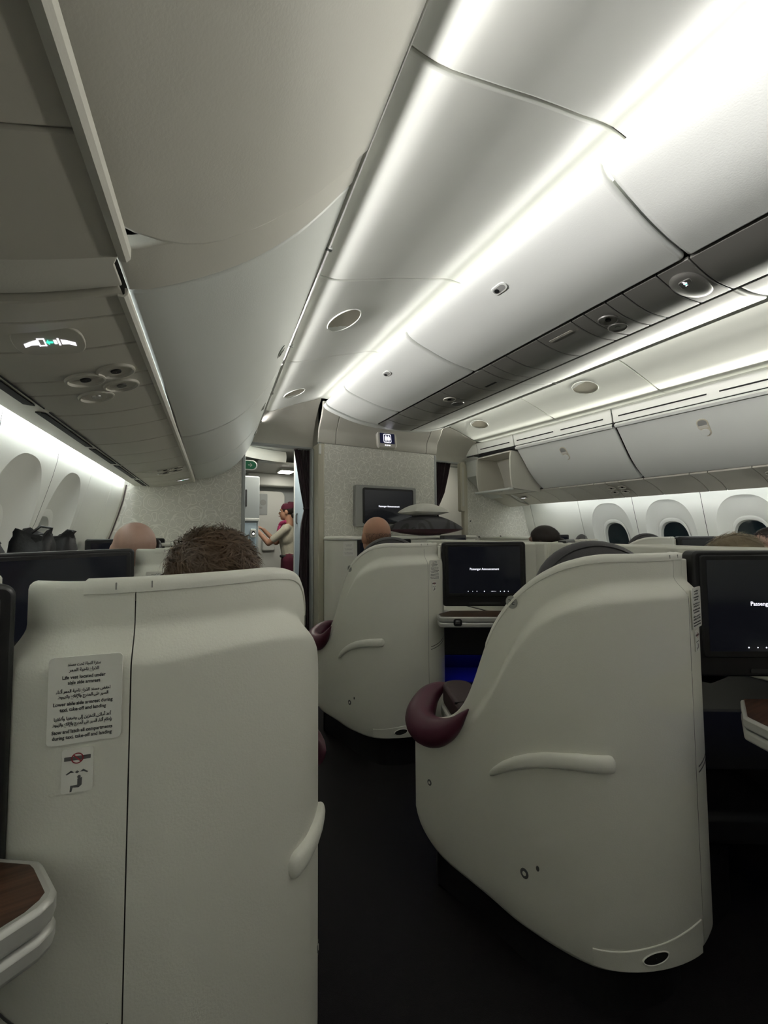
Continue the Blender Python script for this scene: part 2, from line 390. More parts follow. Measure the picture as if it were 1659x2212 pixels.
# ------------------------------------------------------------------ centre bins
XC = 1.846
CB = resample(cat_rom([(1.142, 2.300, 0), (1.150, 2.283, 0), (1.172, 2.264, 0), (1.221, 2.243, 0), (1.295, 2.22, 0), (1.401, 2.191, 0), (1.516, 2.170, 0), (1.655, 2.157, 0)]), 18)
def ctr_grid(a, b, sgn, off=0, rows=3):
    g = [[V((XC+sgn*(p.x-XC), y, p.y+off)) for p in CB] for y in ys(a, b, rows)]
    return g if sgn > 0 else g[::-1]
seamsC = [YB, -.48, .70, 1.87, 2.81, 3.235]
names = ['behind the camera', 'at the upper right edge of the picture', 'with the round latch', 'second from the front wall', 'short one beside the front wall']
for i, (a, b) in enumerate(zip(seamsC, seamsC[1:])):
    for sgn, nm in ((1, 'centre bin door on the left aisle, '), (-1, 'centre bin door on the right aisle, ')):
        t = thing('overhead_bin', nm+names[i], 'overhead bin', (XC, (a+b)/2, 2.2), group='centre overhead bins')
        off = V((XC, (a+b)/2, 2.2))
        g = [[p-off for p in r] for r in ctr_grid(a+.006, b-.006, sgn)]
        slab_mb(g, -.03).build('door', 'bin_white', t, bevel=.012, seg=3)
        # body of the bin above the door
        mb = MB(); x0, x1 = (1.252, XC) if sgn > 0 else (XC, 2*XC-1.252)
        mb.add([V(q)-off for q in ((x0, a+.004, 2.30), (x1, a+.004, 2.22), (x1, a+.004, 2.40), (x0, a+.004, 2.40), (x0, b-.004, 2.30), (x1, b-.004, 2.22), (x1, b-.004, 2.40), (x0, b-.004, 2.40))],
               [(0, 1, 2, 3), (7, 6, 5, 4), (0, 4, 5, 1), (1, 5, 6, 2), (2, 6, 7, 3), (3, 7, 4, 0)]); mb.build('bin_body', 'bin_white', t, smooth=False)
        if sgn > 0 and i in (1, 2, 3):
            yl = {1: .1, 2: 1.245, 3: 2.3}[i]
            c = V((1.256, yl, 2.2315)); d = V((1.3, yl, 2.2185))-V((1.21, yl, 2.2475)); M = frame(c, (0, 1, 0), d)
            M = M @ Matrix.Identity(4)
            if M.col[2].z > 0: M = frame(c, (0, -1, 0), d)
            Mo = Matrix.Translation(-off) @ M
            l = MB().prism(rrect(.082, .046, .022), -.004, .004, Mo).build('latch', 'bin_white', t, bevel=.002)
            MB().prism(rrect(.064, .030, .014), .0035, .0046, Mo).build('latch_recess', 'latch_grey', l)
            MB().prism(oval(.022, .022, 2, 20, .014, 0), .004, .007, Mo).build('lock', 'black_plastic', l)
# frame under the ends of the centre bin
t = thing('bin_end_frame', 'white curved frame closing the centre bins at the front wall', 'bin frame', (XC, 3.25, 2.15))
off = V((XC, 3.25, 2.15))
pr = [V((p.x, 0, p.y-.012)) for p in CB]; pr = pr + [V((1.80, 0, 2.142)), V((XC, 0, 2.141))]
full = pr + [V((2*XC-p.x, 0, p.z)) for p in reversed(pr[:-1])]
g = [[p+V((0, y, 0))-off for p in full] for y in (3.235, 3.30)]
slab_mb(g, -.09).build('frame_body', 'bin_white', t, bevel=.006)

# service channel under the centre bins
seamsP = [YB, -.9, -.3, .20, .45, .700, .812, .945, 1.02, 1.125, 1.192, 1.396, 1.612, 1.738, 1.815, 2.02, 2.25, 2.45, 2.62, 2.85, 3.04, 3.235]
t = thing('service_channel', 'shaded grey service channel with vents and lamps under the centre bins', 'service panel', (XC, .8, 2.15))
off = V((XC, .8, 2.15))
def chan(y, s): return V((1.668+(2.024-1.668)*s, y, 2.158-.020*math.sin(math.pi*s)-.012*s))
for a, b in zip(seamsP, seamsP[1:]):
    g = [[chan(y, k/10)-off for k in range(11)] for y in (a+.0025, b-.0025)]
    slab_mb(g, -.015).build('channel_panel', 'service_grey_shaded', t, bevel=.003)
MB().box(1.652, 2.05, YB, 3.235, 2.185, 2.20).build('channel_backing', 'gap_black', t, smooth=False).location = -off
MB().box(2.026, 2.040, YB, 3.235, 2.146, 2.152).build('edge_strip', 'seam_grey', t, smooth=False).location = -off
def belt_symbol(parent, M, s, white='sign_white', green='sign_green'):
    mb = MB()
    for sg in (-1, 1):
        mb.prism([(sg*.0205*s, -.006*s), (sg*.0205*s, .005*s), (sg*.029*s, .003*s), (sg*.044*s, -.003*s), (sg*.044*s, -.011*s), (sg*.032*s, -.006*s)][::sg], 0, .0006, M)
    for x0, x1, y0, y1 in ((-.0195, -.0175, -.0085, .0085), (-.009, -.007, -.0085, .0085), (-.0195, -.007, .0065, .0085), (-.0195, -.007, -.0085, -.0065), (.0075, .0125, -.0045, .0045), (.0145, .0175, -.008, .008)):
        mb.prism([(x0*s, y0*s), (x1*s, y0*s), (x1*s, y1*s), (x0*s, y1*s)], 0, .0008, M)
    mb.build('belt_symbol', white, parent, smooth=False)
    MB().prism([(-.006*s, 0), (-.001*s, .006*s), (-.001*s, .002*s), (.006*s, .002*s), (.006*s, -.002*s), (-.001*s, -.002*s), (-.001*s, -.006*s)], .0009, .0016, M).build('arrow_symbol', green, parent, smooth=False)
# belt sign in a scooped housing
hc = V((1.80, .772, 2.128))-off
mb = MB(); mb.ell(hc+V((.03, -.01, .012)), (.13, .055, .020), 28, 12); mb.build('sign_housing', 'service_grey_shaded', t)
M = frame(hc+V((-.03, -.016, -.0035)), (1, .15, 0), (0, 1, -.1))
if M.col[2].z > 0: M = frame(hc+V((-.03, -.016, -.0035)), (1, .15, 0), (0, -1, .1))
sg = MB().prism(rrect(.062, .040, .012), -.004, .002, M).build('belt_sign', 'service_grey_shaded', t, bevel=.002)
belt_symbol(sg, M @ Matrix.Translation((0, 0, .0022)), .62)
def reading_lamp(parent, c, M3, rx, ry, mat='service_grey_shaded', lens='gap_black', lit=False):
    N = 24; ring = lambda r, h: [c+M3 @ V((rx*r*math.cos(2*math.pi*k/N), ry*r*math.sin(2*math.pi*k/N), h)) for k in range(N)]
    o = MB().grid([ring(1.08, -.002), ring(1.05, .004), ring(.96, .005), ring(.88, -.001), ring(.5, -.003), ring(.02, -.003)], True).build('lamp_bezel', mat, parent)
    MB().grid([ring(.30, -.001), ring(.28, .003), ring(.02, .003)], True).build('lamp_lens', lens, o)
D3 = Matrix(((1, 0, 0), (0, -1, 0), (0, 0, -1)))
reading_lamp(t, V((1.775, 1.075, 2.1355))-off, D3, .050, .036, 'service_grey_shaded'); reading_lamp(t, V((1.875, 1.09, 2.1325))-off, D3, .050, .036, 'service_grey_shaded', 'service_grey_shaded')
reading_lamp(t, V((1.79, 2.30, 2.1345))-off, D3, .045, .045, 'service_pale'); reading_lamp(t, V((1.90, 2.34, 2.132))-off, D3, .045, .045, 'service_grey_shaded', 'service_grey_shaded')
MB().prism(rrect(.13, .018, .006), 0, .0012, frame(V((1.72, 1.29, 2.1415))-off, (0, 1, 0), (-1, 0, .05))).build('placard', 'service_pale', t)
text('row_number', '2 E F', .012, frame(V((1.72, 1.29, 2.1395))-off, (0, -1, 0), (-1, 0, .05)) , 'ink_grey', t)
MB().prism(rrect(.10, .02, .004), -.001, .001, frame(V((1.85, 1.93, 2.132))-off, (0, 1, 0), (-1, 0, .0))).build('vent_slot', 'gap_black', t)

# ------------------------------------------------------------------ left bins
def lb_slab(a, b, mat, name, parent, off, rows=6, j0=0, j1=17, push=0, th=.025, bevel=.006, corner=0):
    g = []
    for i in range(rows):
        row = []
        for j in range(j0, j1+1):
            bb = b - (corner*(1-min(1, (j-j0)/5))**2 if corner else 0)
            y = a+(bb-a)*i/(rows-1); p = left_bin(y, j); q = left_bin(y, min(j+1, 17))-left_bin(y, max(j-1, 0))
            n = V((q.z, 0, -q.x)).normalized(); row.append(p+n*push-off)
        g.append(row)
    return slab_mb(g[::-1], th).build(name, mat, parent, bevel=bevel, seg=3)
lseams = [YB, .835, .935, 2.17, 2.92, 3.585]
lnames = ['large beige-grey curved left bin door at the top of the picture', None, 'curved left bin door with a recessed latch, before the first seam', 'curved left bin door in the middle of the far group', 'last left bin door touching the front wall']
for i, (a, b) in enumerate(zip(lseams, lseams[1:])):
    off = left_bin((a+b)/2, 8)
    if i == 1:
        t = thing('bin_divider', 'smooth curved band between the two nearest left bin doors', 'bin divider', off)
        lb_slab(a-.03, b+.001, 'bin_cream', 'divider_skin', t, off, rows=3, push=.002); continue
    t = thing('overhead_bin', lnames[i], 'overhead bin', off, group='left overhead bins')
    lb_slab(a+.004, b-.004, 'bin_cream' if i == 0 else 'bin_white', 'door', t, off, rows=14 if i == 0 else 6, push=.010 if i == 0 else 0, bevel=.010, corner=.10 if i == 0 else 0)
    lb_slab(a, b, 'gap_black', 'bin_interior', t, off, rows=4, push=-.05, th=.02, bevel=0)
    if i > 1:   # latch recess near the lip
        yl = {2: 1.80, 3: 2.62, 4: 3.3}[i]; c = left_bin(yl, 14); q = left_bin(yl, 15)-left_bin(yl, 13); n = V((q.z, 0, -q.x)).normalized()
        M = Matrix.Translation(-off) @ frame(c+n*.0, (0, 1, 0), -q)
        if (M.to_3x3() @ V((0, 0, 1))).dot(n) < 0: M = Matrix.Translation(-off) @ frame(c, (0, -1, 0), -q)
        l = MB().prism(rrect(.10, .050, .024), -.003, .003, M).build('latch', 'bin_white', t, bevel=.002)
        MB().prism(rrect(.085, .036, .017), .0025, .0036, M).build('latch_recess', 'seam_grey', l)
        MB().prism(rrect(.034, .032, .008, cx=.0), .003, .008, M).build('latch_handle', 'bin_white', l, bevel=.002)
# lip rail along the top of the left bins
t = thing('lip_rail', 'thin white rail along the top edge of the left bins', 'rail', left_bin(1, 17)); off = left_bin(1, 17)
g = [[left_bin(y, 17)+V((dx, 0, dz))-off for dx, dz in ((-.02, .004), (.004, .002), (.009, .004), (.007, .008), (.0, .009))] for y in ys(YB, 3.585, 20)]
slab_mb(g, .004).build('rail_body', 'cabin_white', t)
for y in ys(-1, 3.4, 7):
    MB().box(-.012, .012, -.006, .006, -.004, .010, Matrix.Translation(left_bin(y, 17)+V((.006, 0, 0))-off)).build('rail_clip', 'latch_grey', t, smooth=False)

# left service panels under the bins
PSU_IN = (-.088, 1.590, .117, 1.563)
def psu(y, s):   # s 0 at the bin edge .. 1 at the vent line
    a = left_pt(y, *PSU_IN)+V((.027 if y < .74 else 0, 0, 0)); b = left_tap(y, -.186, 1.500); p = a.lerp(b, s); p.z -= .010*math.sin(math.pi*s); return p
lp = [YB, -.75, -.2, .25, .52,   .735, .865, .935, 1.06, 1.23, 1.33, 1.52, 1.70, 1.95, 2.2, 2.45, 2.75, 3.0, 3.25, 3.42, 3.585]
t = thing('service_channel', 'shaded service panel with belt sign and reading lamps under the left bins', 'service panel', psu(1, .5)); off = psu(1, .5)
def psu_slab(a, b, drop=0):
    g = [[psu(y, k/10)-V((0, 0, drop))-off for k in range(11)] for y in ys(a+.0015, b-.0015, 3)]
    return slab_mb(g, .03)
for a, b in zip(lp, lp[1:]):
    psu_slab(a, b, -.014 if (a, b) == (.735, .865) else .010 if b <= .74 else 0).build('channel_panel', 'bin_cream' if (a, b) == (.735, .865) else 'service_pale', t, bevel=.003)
g = [[psu(y, s)+V((0, 0, .034))-off for s in (0, 1)] for y in ys(YB, 3.585, 8)]
slab_mb(g, .01).build('channel_backing', 'gap_black', t)
# raised lip at the inner edge of the panel
g = [[psu(y, 0)+V((dx, 0, dz))-off for dx, dz in ((-.008, -.002), (.001, -.002), (.003, .001), (.003, .012))] for y in ys(.865, 3.585, 10)]
slab_mb(g, .005).build('edge_lip', 'bin_cream', t)
g = [[psu(y, 0)+V((dx, 0, dz))-off for dx, dz in ((-.008, -.012), (.001, -.012), (.003, -.009), (.003, .008))] for y in ys(YB, .735, 10)]
slab_mb(g, .005).build('edge_lip', 'bin_cream', t)
# outer strip with vents, up to the light gap
def outer(y, s):
    return left_tap(y, -.186, 1.500).lerp(left_tap(y, -.296, 1.508), s)
g = [[outer(y, k/4)-off for k in range(5)] for y in ys(YB, 3.585, 8)]
slab_mb(g, .03).build('outer_strip', 'service_pale', t, bevel=.004)
for a, b in ((.5, .95), (1.0, 1.41), (1.49, 1.99), (2.04, 2.43), (2.50, 3.02), (3.10, 3.46)):
    g = [[outer(y, .10+.22*k)-V((0, 0, .0012))-off for k in range(2)] for y in ys(a, b, 4)]
    v = slab_mb(g, -.003).build('vent_grille', 'gap_black', t, smooth=False)
    g = [[outer(y, .20+.02*k)-V((0, 0, .0022))-off for k in range(2)] for y in ys(a, b, 4)]
    slab_mb(g, -.002).build('vent_bar', 'seam_grey', v, smooth=False)
    g = [[psu(y, .985+.01*k)-V((0, 0, .0012))-off for k in range(2)] for y in ys(a-.02, b+.02, 4)]
    slab_mb(g, -.003).build('dark_gap', 'gap_black', t, smooth=False)
# belt sign on the left panel
def psu_frame(y, s, lift=0):
    c = psu(y, s)-off; r = psu(y, s-.05)-psu(y, s+.05); u = V((0, 1, 0)); M = frame(c, r, u)
    n = M.to_3x3() @ V((0, 0, 1))
    if n.z > 0: M = frame(c, r, -u)
    return M @ Matrix.Translation((0, 0, lift))
M = frame(psu(.99, .50)-off+V((0, 0, -.010)), (1, -.05, .25), (0, -.82, .55))
sg = MB().prism(rrect(.118, .060, .026), -.006, .003, M).build('belt_sign', 'service_pale', t, bevel=.002)
belt_symbol(sg, M @ Matrix.Translation((0, 0, .0033)), .95)
M3 = psu_frame(1.25, .35).to_3x3()
for y, s, m_, l_ in ((1.20, .26, 'service_pale', 'gap_black'), (1.30, .28, 'service_pale', 'seam_grey'), (1.23, .50, 'service_pale', 'gap_black'), (1.36, .52, 'service_pale', 'metal')):
    reading_lamp(t, psu(y, s)-off, M3, .042, .042, m_, l_)
for y, s in ((2.78, .22), (2.86, .26), (2.78, .42), (2.88, .46)):
    reading_lamp(t, psu(y, s)-off, M3, .042, .042, 'service_pale', 'gap_black')
M = psu_frame(3.33, .22); sg = MB().prism(rrect(.10, .04, .018), -.002, .004, M).build('belt_sign', 'service_pale', t)
belt_symbol(sg, M @ Matrix.Translation((0, 0, .0045)) @ Matrix.Diagonal((1, -1, 1, 1)), .88)

# ------------------------------------------------------------------ sidewalls with windows
LW = [(-.335, 1.62), (-.338, 1.55), (-.344, 1.480), (-.352, 1.426), (-.382, 1.307), (-.414, 1.189), (-.447, 1.10), (-.50, .90), (-.535, .60), (-.52, .25), (-.47, -.05)]
def lwx(z): return interp(sorted([(b, a) for a, b in LW]), z)
def left_wall(y, z): x, zz = sc(KL, lwx(CAM_H+(z-CAM_H)/KL)-TAP*(3.4-y/KL), z); return V((x, y, z))
RW = [(3.94, 1.58), (3.950, 1.53), (3.965, 1.477), (4.016, 1.302), (4.09, 1.068), (4.15, .85), (4.18, .55), (4.16, .25), (4.1, -.05)]
def rwx(z): return interp(sorted([(b, a) for a, b in RW]), z)
def right_wall(y, z): x = (rwx(CAM_H+(z-CAM_H)/KR)-TAP*(y/KR-1.83))*KR; return V((x, y, z))
def wall_panels(root, fn, bounds, wins, sgn, ztop):
    """one sidewall panel per bay; a bay with a window gets an oval opening"""
    k = 0
    for a, b in zip(bounds, bounds[1:]):
        w = next((q for q in wins if a < q < b), None); zs = [-.02, .2, .45]
        if w is None:
            zz = ys(-.02, ztop, 24); g = [[fn(y, z) for z in zz] for y in ys(a+.002, b-.002, 4)]
        else:
            g = None
        if g is not None:
            slab_mb(g if sgn < 0 else g[::-1], -.01).build('sidewall_panel', 'cabin_white', root, bevel=.003)
            continue
        N = 64; zc = 1.09; out, hole = [], []
        hw, hh = .212, .355
        for j in range(N):
            an = 2*math.pi*j/N; c, s = math.cos(an), math.sin(an)
            hole.append((w+hw*math.copysign(abs(c)**(2/2.5), c), zc+hh*math.copysign(abs(s)**(2/2.5), s)))
            A, B = (b-.002-w if c > 0 else w-a-.002), (ztop-zc if s > 0 else zc+.02)
            tt = min(A/max(abs(c), 1e-6), B/max(abs(s), 1e-6)); out.append((w+c*tt, zc+s*tt))
        rows = [[fn(h[0]+(o[0]-h[0])*q, h[1]+(o[1]-h[1])*q) for h, o in zip(hole, out)] for q in (0, .06, .15, .3, .5, .75, 1)]
        rows = [r+[r[0]] for r in rows]
        MB().grid(rows).build('sidewall_panel', 'cabin_white', root)
        k += 1; wt = thing('window_%d' % (k if sgn < 0 else k+10), None, None, fn(w, zc), kind='structure'); o0 = fn(w, zc)
        ox = V((sgn, 0, 0))
        def ring(f, dep, drop=0):
            return [fn(w+(h[0]-w)*f, zc-drop+(h[1]-zc)*f)+ox*dep-o0 for h in hole]
        rr = [ring(1, 0), ring(.97, .012), ring(.80, .040, .03), ring(.66, .055, .05), ring(.63, .06, .055)]
        MB().grid([r+[r[0]] for r in rr]).build('reveal', 'cabin_white', wt)
        rr = [ring(.64, .052, .05), ring(.62, .050, .055), ring(.57, .056, .06), ring(.55, .085, .06), ring(.54, .10, .06)]
        MB().grid([r+[r[0]] for r in rr]).build('frame', 'cabin_white', wt)
        rr = [ring(.56, .095, .06), ring(.28, .097, .06), ring(.01, .098, .06)]
        MB().grid([r+[r[0]] for r in rr]).build('pane', 'window_dark', wt)
    # outer skin behind
    g = [[fn(y, z)+V((sgn*.13, 0, 0)) for z in ys(-.02, ztop, 10)] for y in ys(bounds[0], bounds[-1], 3)]
    slab_mb(g, .01).build('outer_skin', 'gap_black', root)
WLt = thing('wall_left', None, None, kind='structure')
bl = [YB]+[k*KL for k in (-.93, -.41, .09, .59, 1.09, 1.58, 2.075, 2.57, 3.04, 3.40)]
wall_panels(WLt, left_wall, bl, [k*KL for k in (-.16, .34, .84, 1.335, 1.83, 2.32)], -1, 1.60)
WRt = thing('wall_right', None, None, kind='structure')
br = [YB]+[k*KR for k in (-.53, .02, .57, 1.12, 1.67, 2.22, 2.774, 3.387)]
wall_panels(WRt, right_wall, br, [k*KR for k in (-.25, .30, .85, 1.40, 1.945, 2.47)], 1, 1.56)
# trims where the sidewalls meet the front wall
g = [[left_wall(y, z) for z in ys(0, 1.52, 14)] for y in (3.50, 3.56)]
slab_mb(g, -.012).build('trim_1', 'bin_cream', bevel=.004)['kind'] = 'structure'
g = [[left_wall(y, z)+V((.006, 0, 0)) for z in ys(0, 1.52, 14)] for y in (3.565, 3.60)]
slab_mb(g, -.012).build('trim_2', 'bin_cream', bevel=.004)['kind'] = 'structure'
g = [[right_wall(y, z) for z in ys(0, 1.50, 14)] for y in (3.70, 3.585)]
slab_mb(g, -.012).build('trim_3', 'cabin_white', bevel=.004)['kind'] = 'structure'
g = [[left_wall(y, z)+V((.008, 0, 0)) for z in ys(0, 1.52, 14)] for y in (3.560, 3.566)]
slab_mb(g, -.008).build('trim_22', 'brown_leather')['kind'] = 'structure'
# window coves: bright strips behind the outer edge of the service panels
strip('cove_light', lambda y: left_tap(y, -.298, 1.541), lambda y: left_tap(y, -.296, 1.556), 'cove_side', YB, 3.5, 'bright white strip light grazing the left window wall')
strip('cove_light', lambda y: right_tap(y, 3.800, 1.500), lambda y: right_tap(y, 3.83, 1.512), 'cove_side_right', YB, 3.35, 'bright white strip light grazing the right window wall')
# covers above the window coves, closing bin to sidewall
g = [[left_tap(y, x, z) for x, z in ((-.20, 1.60), (-.34, 1.60), (-.40, 1.60))] for y in ys(YB, 3.6, 4)]
slab_mb(g, .02).build('trim_4', 'cabin_white')['kind'] = 'structure'
g = [[right_tap(y, x, z) for x, z in ((3.60, 1.58), (3.85, 1.56), (4.0, 1.56))] for y in ys(YB, 3.7, 4)]
slab_mb(g, -.02).build('trim_5', 'cabin_white')['kind'] = 'structure'

# ------------------------------------------------------------------ right bins
RB = resample(cat_rom([(3.038, 1.985, 0), (3.056, 1.968, 0), (3.098, 1.916, 0), (3.184, 1.802, 0), (3.273, 1.698, 0), (3.367, 1.620, 0), (3.432, 1.580, 0)]), 16)
def rb_grid(a, b, off, push=0, rows=4, rs=RB):
    g = []
    for y in ys(a, b, rows):
        row = []
        for j, p in enumerate(rs):
            q = rs[min(j+1, len(rs)-1)]-rs[max(j-1, 0)]; n = V((q.y, -q.x, 0)).normalized(); n = n if n.y < 0 else -n
            row.append(right_tap(y, p.x+n.x*push, p.y+n.y*push)-off)
        g.append(row)
    return g
rseams = [YB, .55, 1.935, 2.945]
rn = ['wide right bin door behind the near edge of the picture', 'wide pale right bin door at the right edge of the picture', 'smaller pale right bin door next to the open bin']
for i, (a, b) in enumerate(zip(rseams, rseams[1:])):
    off = right_tap((a+b)/2, 3.2, 1.8)
    t = thing('overhead_bin', rn[i], 'overhead bin', off, group='right overhead bins')
    slab_mb(rb_grid(a+.008, b-.008, off), -.03).build('door', 'bin_white', t, bevel=.010, seg=3)
    slab_mb(rb_grid(a, b, off, -.05), -.02).build('bin_interior', 'gap_black', t)
    g = [[right_tap(y, 3.036+dx, z)-off for dx, z in ((.004, 1.985), (-.004, 1.975), (.008, 1.958))] for y in ys(a+.01, b-.01, 4)]
    slab_mb(g, -.004).build('finger_lip', 'bin_white', t)
    yl = {0: -.3, 1: 1.37, 2: 2.46}[i]; c = right_tap(yl, 3.150, 1.848); q = right_tap(yl, 3.273, 1.698)-right_tap(yl, 3.05, 1.972)
    M = Matrix.Translation(-off) @ frame(c, (0, -1, 0), -q)
    l = MB().prism(rrect(.070, .150, .033), -.003, .003, M).build('latch', 'post_cream', t, bevel=.002)
    MB().prism(oval(.056, .060, 2.2, 24, 0, .036), .0025, .0036, M).build('latch_recess', 'latch_grey', l)
    MB().prism(oval(.056, .056, 2.2, 24, 0, -.036), .003, .010, M).build('latch_button', 'bin_white', l, bevel=.002)
    MB().prism(rrect(.060, .020, .008, cx=0, cy=.010), .003, .008, M).build('latch_bar', 'bin_cream', l)
    text('row_number', '2 K', .016, Matrix.Translation(-off) @ frame(right_tap(yl-.12, 3.052, 1.967), (0, -1, 0), -q) @ Matrix.Translation((0, 0, .004)), 'ink_grey', t)
# vent strip above the right bins
t = thing('vent_strip', 'white strip with long black air slots above the right bins', 'vent', right_tap(1.5, 3.03, 2.05)); off = right_tap(1.5, 3.03, 2.05)
vb = [YB, -.4, .55, 1.10, 1.935, 2.43, 2.945, 3.45, 3.60]
def vfn(y, s): return right_tap(y, 3.020+.022*s, 2.106-.108*s)-off
for a, b in zip([YB, .55, 1.945, 2.952, 3.47], [.545, 1.935, 2.945, 3.465, 3.66]):
    slab_mb([[vfn(y, k/4) for k in range(5)] for y in ys(a, b, 3)], -.02).build('strip_panel', 'cabin_white', t, bevel=.004)
for a, b in ((-.5, .5), (.60, 1.24), (1.285, 1.90), (2.0, 2.42), (2.47, 2.92), (2.99, 3.43)):
    c = (a+b)/2
    for nm, w_, h_, lo, mt in (('slot_frame', b-a, .030, .0, 'cabin_white'), ('air_slot', b-a-.025, .010, .002, 'gap_black')):
        g = [[vfn(y, .60+h_/.11*(k-.5))+V((-.0015-lo, 0, 0)) for k in range(2)] for y in ys(c-w_/2, c+w_/2, 4)]
        slab_mb(g, -.002).build(nm, mt, t, smooth=False)
g = [[right_tap(y, 3.045, z)-off for z in (2.0, 1.97)] for y in ys(YB, 3.46, 3)]
slab_mb(g, -.01).build('shadow_gap', 'gap_black', t)
g = [[right_tap(y, x, z)-off for x, z in ((3.02, 2.106), (3.06, 2.098), (3.11, 2.098))] for y in ys(YB, 3.66, 3)]
slab_mb(g, -.01).build('cove_ledge', 'cabin_white', t)
# open bin at the front of the right row
t = thing('overhead_bin', 'open lowered right bin showing its empty cream inside', 'overhead bin', (3.3, 3.22, 1.6), group='right overhead bins'); off = V((3.3, 3.22, 1.6))
side = [(3.10, 1.995), (3.085, 1.93), (3.082, 1.80), (3.095, 1.66), (3.115, 1.60), (3.30, 1.585), (3.53, 1.575), (3.53, 1.66), (3.50, 1.78), (3.45, 1.90), (3.40, 1.99)]
for y0, y1 in ((2.955, 2.972), (3.468, 3.485)):
    Mx = Matrix(((1, 0, 0, 0), (0, 0, -1, 0), (0, 1, 0, 0), (0, 0, 0, 1)))
    MB().prism(side, -y1, -y0, Matrix.Translation(-off) @ Mx).build('side_wall', 'bin_cream', t, bevel=.003)
MB().box(3.10, 3.54, 2.972, 3.468, 1.585, 1.600).build('bucket_floor', 'bin_cream', t, smooth=False).location = -off
g = [[V((x, y, z))-off for x, z in ((3.40, 1.99), (3.45, 1.90), (3.50, 1.78), (3.53, 1.66), (3.535, 1.58))] for y in (2.97, 3.47)]
slab_mb(g, .012).build('back_wall', 'bin_cream', t)
MB().box(3.10, 3.41, 2.972, 3.468, 1.985, 2.0).build('top_wall', 'bin_cream', t, smooth=False).location = -off
MB().box(3.060, 3.125, 2.955, 3.485, 1.578, 1.600).build('front_lip', 'bin_white', t, bevel=.006).location = -off
MB().prism(rrect(.06, .014, .005), 0, .002, frame(V((3.2, 3.22, 1.5835))-off, (0, 1, 0), (-1, 0, 0))).build('finger_slot', 'seam_grey', t)
fl = [(3.055, 2.02), (3.11, 1.99), (3.12, 1.80), (3.36, 1.60), (3.5, 1.55), (3.58, 1.6), (3.45, 2.02)]
MB().prism([(a-off.x, b-off.z) for a, b in fl], -(3.69-off.y), -(3.492-off.y), Mx).build('end_panel', 'bin_white', t, bevel=.004)
# right service panels
t = thing('service_channel', 'grey service panel with lamps running under the right bins', 'service panel', right_tap(2, 3.6, 1.52)); off = right_tap(2, 3.6, 1.52)
RP = [(3.432, 1.569), (3.55, 1.538), (3.636, 1.508), (3.69, 1.482), (3.741, 1.452)]
rp = [YB, -.6, .0, .45, .60, 1.0, 1.12, 1.22, 1.48, 1.60, 1.935, 2.15, 2.27, 2.38, 2.55, 2.75, 2.95, 3.2, 3.40]
for a, b in zip(rp, rp[1:]):
    g = [[right_tap(y, p.x, p.y)-off for p in resample([(x, z, 0) for x, z in RP], 9)] for y in ys(a+.002, b-.002, 2)]
    slab_mb(g, -.02).build('channel_panel', 'service_pale', t, bevel=.003)
g = [[right_tap(y, x, z+.025)-off for x, z in RP] for y in (YB, 3.4)]
slab_mb(g, .01).build('channel_backing', 'gap_black', t)
def rp_frame(y, s):
    a = right_tap(y, 3.432, 1.569); b = right_tap(y, 3.741, 1.452); c = a.lerp(b, s); c.z += .004*math.sin(math.pi*s)
    M = frame(c-off, (0, 1, 0), b-a); return M if (M.to_3x3() @ V((0, 0, 1))).z < 0 else frame(c-off, (0, -1, 0), b-a)
for y in (1.05, 2.18):
    for dy, s in ((0, .35), (.10, .35), (.02, .62), (.12, .62)):
        M = rp_frame(y+dy, s); reading_lamp(t, M.translation, M.to_3x3(), .034, .034, 'service_pale', 'gap_black')
M = rp_frame(3.32, .45); sg = MB().prism(rrect(.09, .04, .018), -.002, .004, M).build('belt_sign', 'service_pale', t)
belt_symbol(sg, M @ Matrix.Translation((0, 0, .0045)), .7)
# nose of the right service panel against the front wall
g = [[right_tap(y, x, z) for x, z in ((3.30, 1.575), (3.45, 1.535), (3.60, 1.47), (3.741, 1.44))] for y in (3.40, 3.68)]
tag(slab_mb(g, -.02).build('service_panel_end', 'service_pale', bevel=.004), 'short grey end piece joining the right service panel to the front wall', 'service panel')

# ------------------------------------------------------------------ front walls, centre closet, valances
YL, YM, YR = 3.60, 3.45, 3.70
MB().box(-.62, .512, YL, YL+.03, 0, 2.12).build('wall_front_left', 'wall_pattern', smooth=False)['kind'] = 'structure'
MB().box(3.125, 4.45, YR, YR+.03, 0, 2.15).build('wall_front_right', 'wall_pattern', smooth=False)['kind'] = 'structure'
# stray fasteners on the right front wall
for i, (x, z) in enumerate(((3.30, 1.075), (3.66, 1.08), (3.17, 1.27))):
    tag(MB().prism(oval(.018, .018, 2, 12), 0, .006, frame((x, YR, z), (1, 0, 0), (0, 0, 1))).build('wall_fastener', 'ink'), ['dark screw head low on the right front wall, left of the pair', 'dark screw head low on the right front wall, right of the pair', 'dark screw head beside the right doorway post'][i], 'fastener')
# door posts
def post(name, x0, x1, y0, y1, z1, mat='post_cream'):
    o = MB().box(x0, x1, y0, y1, 0, z1).build(name, mat, bevel=.012, seg=3); o['kind'] = 'structure'; return o
post('trim_6', .500, .532, YL-.012, YL+.07, 1.96, 'galley_grey')
post('trim_7', 1.150, 1.212, YM-.008, YM+.16, 1.975)
post('trim_8', 2.462, 2.492, YM-.008, YM+.10, 1.975, 'galley_grey')
post('trim_9', 3.065, 3.128, YR-.012, YR+.05, 1.965)
post('trim_10', 1.128, 1.152, YM+.12, YM+.20, 1.95, 'galley_grey')
